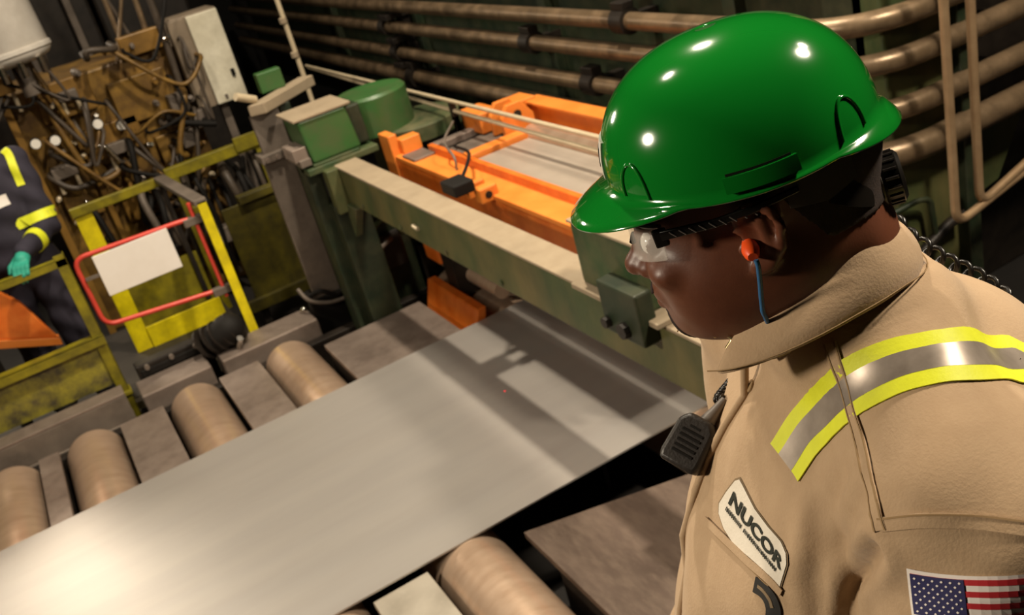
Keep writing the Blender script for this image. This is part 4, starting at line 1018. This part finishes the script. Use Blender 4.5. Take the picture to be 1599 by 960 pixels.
# dark undershirt band and brass zip end
MB().tube([tw(.008+.074*cos(a), .066*sin(a), min(.060, .050-.42*(.074*cos(a)))) for a in [2*pi*k/40 for k in range(41)]], .006, 8).build('undershirt', 'rubber_black', person, smooth=50)
MB().tube([stick(tw(.13, -.05, z_), .002) for z_ in (-.01, -.05, -.1, -.15, -.2, -.26, -.32, -.38, -.44)], .0045, 8).build('placket', 'fabric_tan', coverall, smooth=50)
pb = pts((1173, 603))
if pb: nb = BVH.find_nearest(pb[0])[1]; MB().lathe(pb[0], nb, [(.007, -.002), (.007, .002), (.005, .0032)], 16).build('snap_button', 'thread_tan', coverall, smooth=40)
MB().tube(arc_path([tw(.12, .028, .03), tw(.112, .035, .034), tw(.106, .04, .028), tw(.114, .04, .02)], .004, 4), .0025, 8).build('snap', 'zip_brass', coverall, smooth=50)
# gloves and boots (below the frame)
def hand(b, wrist, fwd, side, up, s=1., curl=.5):    # palm, four bent fingers and a thumb
    w_ = Vector(wrist); fwd = Vector(fwd).normalized(); side = (Vector(side)-fwd*Vector(side).dot(fwd)).normalized(); nrm = fwd.cross(side)
    if nrm.dot(Vector(up)) < 0: nrm = -nrm
    cap = [[w_-fwd*.05*s, w_+fwd*.085*s]]
    seg = [(w_-fwd*.06*s, w_+fwd*.02*s, .034*s, .036*s)]
    for k, l in zip((-1.5, -.5, .5, 1.5), (.072, .082, .078, .062)):
        r0_ = w_+fwd*.085*s+side*k*.020*s; m1 = r0_+(fwd*cos(curl)-nrm*sin(curl))*l*.5*s; m2 = m1+(fwd*cos(curl*2.2)-nrm*sin(curl*2.2))*l*.5*s
        seg += [(w_+side*k*.010*s, r0_, .016*s, .0125*s), (r0_, m1, .0118*s, .0105*s), (m1, m2, .0105*s, .0088*s)]
    tb = w_+fwd*.015*s-side*.03*s; t1 = tb+(fwd*.7-side*.6-nrm*.3)*.045*s; t2 = t1+(fwd*.9-side*.1-nrm*.5)*.032*s
    seg += [(w_+fwd*.005*s-side*.01*s, tb, .02*s, .016*s), (tb, t1, .0145*s, .0125*s), (t1, t2, .012*s, .0095*s)]
    return seg
def seg_mesh(segs, h, k=.006):
    S = [(np.array(a, np.float32), np.array(b_, np.float32), ra, rb) for a, b_, ra, rb in segs]
    A = np.array([x for s in S for x in (s[0], s[1])]); lo = A.min(0)-.06; hi = A.max(0)+.06
    def fn(p):
        d = None
        for a, b_, ra, rb in S:
            e = s_cone(p, a, b_, ra, rb); d = e if d is None else smin(d, e, k)
        return d
    return nets(fn, lo, hi, h)
for s in (1, -1):
    V, F = seg_mesh(hand(None, tw(.155, s*.222, -.60), TF*.55-TU*.8, TF*.8+TU*.5, TL*s, 1., .45), .0055)
    to_mesh('glove', V, F, 'glove_tan', person)
    bt = [(tw(-.01, s*.115, -1.34), tw(-.015, s*.115, -1.44), .062, .055), (tw(-.02, s*.115, -1.455), tw(.13, s*.12, -1.462), .045, .038)]
    V, F = seg_mesh(bt, .009, .03); V[:, 2] = np.maximum(V[:, 2], WALK+.001); to_mesh('boot', V, F, 'boot_black', person)

# --- ear plugs with blue cord
ep = empty('ear_plugs', EAR, 'orange ear plug with a thin blue cord in the man\'s ear', 'ear plugs')
def hw(x, y, z): return HO+HF*x+HL*y+HU*z
for s in (1, -1):
    b = MB(); b.lathe(hw(.012, s*.074, -.001), HL*s-HF*.1-HU*.2, [(.005, 0), (.0065, .006), (.0075, .013), (.006, .02), (.004, .023)], 16); b.build('plug', 'plug_orange', ep, smooth=40)
cordp = [hw(.008, .098, -.008), hw(.008, .098, -.014), hw(.0115, .092, -.031), hw(.017, .083, -.055), hw(.019, .077, -.070), hw(.014, .064, -.092), hw(-.03, .055, -.125), hw(-.09, .02, -.13)]
full = cordp+[p-HL*(2*(p-HO).dot(HL)) for p in cordp[::-1]]
MB().tube(smooth_path(full, 8), .0021, 8).build('cord', 'cord_blue', ep, smooth=50)

# --- speaker microphone with coil cord
mc = empty('speaker_microphone', CAM+pix(1085, 690)*1.07, 'black radio speaker microphone clipped to the chest with a coiled cord over the shoulder', 'microphone')
MC = CAM+pix(1080, 690)*1.06
up_ = (CAM+pix(1105, 640)*1.06-(CAM+pix(1062, 720)*1.06)).normalized()
out_ = (-cf+TF*.75).normalized(); out_ = (out_-up_*out_.dot(up_)).normalized(); sd_ = up_.cross(out_)
def mp_(a, c, d): return MC+sd_*a+up_*c+out_*d
b = MB(); prof = [(-.021, -.030), (.021, -.030), (.0235, -.02), (.022, .018), (.013, .028), (-.013, .028), (-.022, .018), (-.0235, -.02)]
b.prism([mp_(x, y, -.012) for x, y in prof], out_*.026); b.build('mic_body', 'plastic_dark', mc, .005, smooth=40, seg=3)
for k in range(5): MB().prism([mp_(-.012, -.016+.006*k, .0135), mp_(.012, -.016+.006*k, .0135), mp_(.012, -.0135+.006*k, .0135), mp_(-.012, -.0135+.006*k, .0135)], out_*.0015).build('grille_bar', 'plastic_black', mc)
MB().prism([mp_(-.006, .014, .0135), mp_(.006, .014, .0135), mp_(.006, .0165, .0135), mp_(-.006, .0165, .0135)], out_*.001).build('mark', 'chrome', mc)
MB().tube([mp_(.004, .024, 0), mp_(.006, .040, -.002), mp_(.008, .056, -.006)], [.0095, .006, .0042], 12).build('strain_relief', 'plastic_grey', mc, smooth=50)
MB().tube([mp_(.026, -.016, -.012), mp_(.026, .016, -.016)], .0022, 8).build('clip', 'chrome', mc, smooth=50)
def coil(path, R, r, turns, sp=12):
    P = smooth_path(path, 30); n = len(P); out = []; L_ = [0]
    for i in range(1, n): L_.append(L_[-1]+(P[i]-P[i-1]).length)
    tot = turns*sp; pu = None
    for k in range(tot+1):
        s = L_[-1]*k/tot; i = min(n-2, max(j for j in range(n) if L_[j] <= s+1e-9)); f_ = (s-L_[i])/max(1e-9, L_[i+1]-L_[i])
        p = P[i].lerp(P[i+1], f_); d = (P[i+1]-P[i]).normalized()
        if pu is None: pu, _ = frame_from(d)
        pu = (pu-d*pu.dot(d)).normalized(); v = d.cross(pu); a = 2*pi*k/sp; out.append(p+(pu*cos(a)+v*sin(a))*R)
    return out
c0 = mp_(.008, .056, -.006)
MB().tube(coil([c0, CAM+pix(1122, 622)*1.075, CAM+pix(1142, 596)*1.09], .0045, .0016, 9), .0016, 6).build('coil_cord', 'plastic_black', mc, smooth=60)
cp = [stick(tw(*q), .009) for q in ((-.085, -.055, .035), (-.106, -.05, .016), (-.141, -.05, -.02), (-.18, -.05, -.07), (-.21, -.045, -.11))]
neck_in = tw(-.05, -.12, .03)
MB().tube(coil([tw(.12, -.07, .02), tw(.05, -.115, .045), stick(tw(-.03, -.13, .06), .008)]+cp+[stick(tw(-.24, -.03, -.2), .008), stick(tw(-.24, .0, -.3), .008)], .0088, .0026, 33), .0027, 7).build('coil_cord', 'plastic_black', mc, smooth=60)
# ------------------------------------------------------------------ worker behind the yellow guard (left edge)
WB = Vector((-.30, 5.97, DZ)); WF = Vector((-.12, -.993, 0)).normalized(); WL = UZ.cross(WF)
def ww(x, y, z): return WB+WF*x+WL*y+UZ*z
worker = empty('person', WB, 'worker in a navy coverall with lime bands gripping the yellow guard', 'person')
Msh = ww(-.02, .20, 1.455); elb = Vector((-.085, 5.86, .905)); wri = Vector((-.245, 5.585, .868)); 
Rsh = ww(-.02, -.20, 1.455); relb = ww(.03, -.27, 1.16); rwri = Vector((-.52, 5.60, .865))
segs = dict(arm=[(Msh, elb, .083, .066), (elb, wri, .064, .05), (Rsh, relb, .083, .066), (relb, rwri, .064, .05)],
            tor=[(ww(-.02, -.17, 1.43), ww(-.02, .17, 1.43), .085, .085), (ww(0, 0, 1.4), ww(.0, 0, 1.0), .16, .165), (ww(0, .06, 1.3), ww(0, .05, .95), .13, .13), (ww(0, -.06, 1.3), ww(0, -.05, .95), .13, .13)],
            leg=[(ww(0, .1, .93), ww(.02, .11, .5), .11, .09), (ww(.02, .11, .5), ww(-.02, .12, .09), .088, .08), (ww(0, -.1, .93), ww(.02, -.12, .5), .11, .09), (ww(.02, -.12, .5), ww(-.02, -.13, .09), .088, .08)])
def work_sdf(p):
    def u(l, k):
        d = None
        for a, b_, ra, rb in l:
            e = s_cone(p, a, b_, ra, rb); d = e if d is None else smin(d, e, k)
        return d
    return smin(smin(u(segs['tor'], .06), u(segs['leg'], .03), .05), u(segs['arm'], .02), .025)
A = np.array([list(x) for l in segs.values() for s in l for x in s[:2]]); 
V, F = nets(work_sdf, A.min(0)-.19, A.max(0)+.19, .0125); V = relax(V, F, 2)
Nn = vnormals(V, F); X, Y, Z = V.T
V = V+Nn*(.006*np.sin(38*(Z+.5*X)+2.5*np.sin(13*Y+7*X)))[:, None]
wcov, BVH = to_mesh('coverall', V, F, 'fabric_navy', worker, bvh=True, label='navy work coverall')
def loop_on(a, b_, f_, R):      # closed ring of points round a limb
    c = a.lerp(b_, f_); d = (b_-a).normalized(); s_, t_ = frame_from(d); out = []
    for k in range(19):
        an = 2*pi*k/18; o_ = s_*cos(an)+t_*sin(an); h = BVH.ray_cast(c, o_, .3); out.append((h[0] if h[0] else c+o_*R)+o_*.002)
    return out
def wrap(name, m, a, b_, f0, f1, R, off=.004):
    r0_ = loop_on(a, b_, f0, R); r1_ = loop_on(a, b_, f1, R); b = MB(); V = []
    c0, c1 = a.lerp(b_, f0), a.lerp(b_, f1)
    for o_ in (0, off):
        for k in range(18): V += [r0_[k]+(r0_[k]-c0).normalized()*o_, r1_[k]+(r1_[k]-c1).normalized()*o_]
    F = []
    for k in range(18):
        a_ = 2*k; n_ = 2*((k+1) % 18); F += [(36+a_, 36+n_, 36+n_+1, 36+a_+1), (a_, a_+1, n_+1, n_), (a_, n_, 36+n_, 36+a_), (a_+1, 36+a_+1, 36+n_+1, n_+1)]
    b.mesh(V, F); return b.build(name, m, wcov, smooth=40)
wrap('lime_band', 'lime_tape', Msh, elb, .78, .93, .075)
wrap('silver_band', 'silver_tape', Msh, elb, .835, .875, .075, .006)
wrap('lime_band', 'lime_tape', elb, wri, .45, .62, .065)
wrap('lime_band', 'lime_tape', Rsh, relb, .75, .93, .075)
sl = [stick(ww(.02, .17, 1.58), 0), stick(ww(.06, .20, 1.53), 0), stick(ww(.10, .205, 1.45), 0), stick(ww(.12, .20, 1.36), 0)]
ribbon('lime_band', 'lime_tape', sl, -.02, .02, .004, wcov)
ribbon('white_label', 'sign_white', [stick(ww(.15, .02, 1.30), 0), stick(ww(.15, .06, 1.31), 0), stick(ww(.14, .12, 1.31), 0)], -.03, .03, .005, wcov)
# gloves closing on the top rail
for w_, e_ in ((wri, elb), (rwri, relb)):
    rail = Vector((w_.x-.04, 5.475, .815)); d = (rail+Vector((0, 0, .015))-w_).normalized()
    V, F = seg_mesh(hand(None, w_+d*.03, d, Vector((1, 0, 0)), UZ, 1.05, .75), .006); to_mesh('glove', V, F, 'glove_teal', worker)
for s in (1, -1):
    V, F = seg_mesh([(ww(-.02, s*.125, .14), ww(-.025, s*.125, .06), .066, .06), (ww(-.03, s*.125, .048), ww(.13, s*.13, .042), .048, .04)], .012, .03)
    V[:, 2] = np.maximum(V[:, 2], DZ+.001); to_mesh('boot', V, F, 'boot_black', worker)
# head and hard hat: copies of the near man's, turned the worker's way
MW = mat4(WF, WL, UZ, ww(.06, 0, 1.675))
hc = head_ob.copy(); COL.objects.link(hc); hc.parent = worker; hc.matrix_local = Matrix.Translation(-WB) @ MW
h2 = hat.copy(); COL.objects.link(h2); h2.matrix_world = MW; h2['label'] = 'hard hat on the worker at the left edge'; 
def copy_kids(o, n):
    for ch in [c for c in bpy.data.objects if c.parent == o]:
        k = ch.copy(); COL.objects.link(k); k.parent = n; copy_kids(ch, k)
copy_kids(hat, h2)
hat['group'] = h2['group'] = 'hard hats'
bpy.data.objects.remove(ZERO)
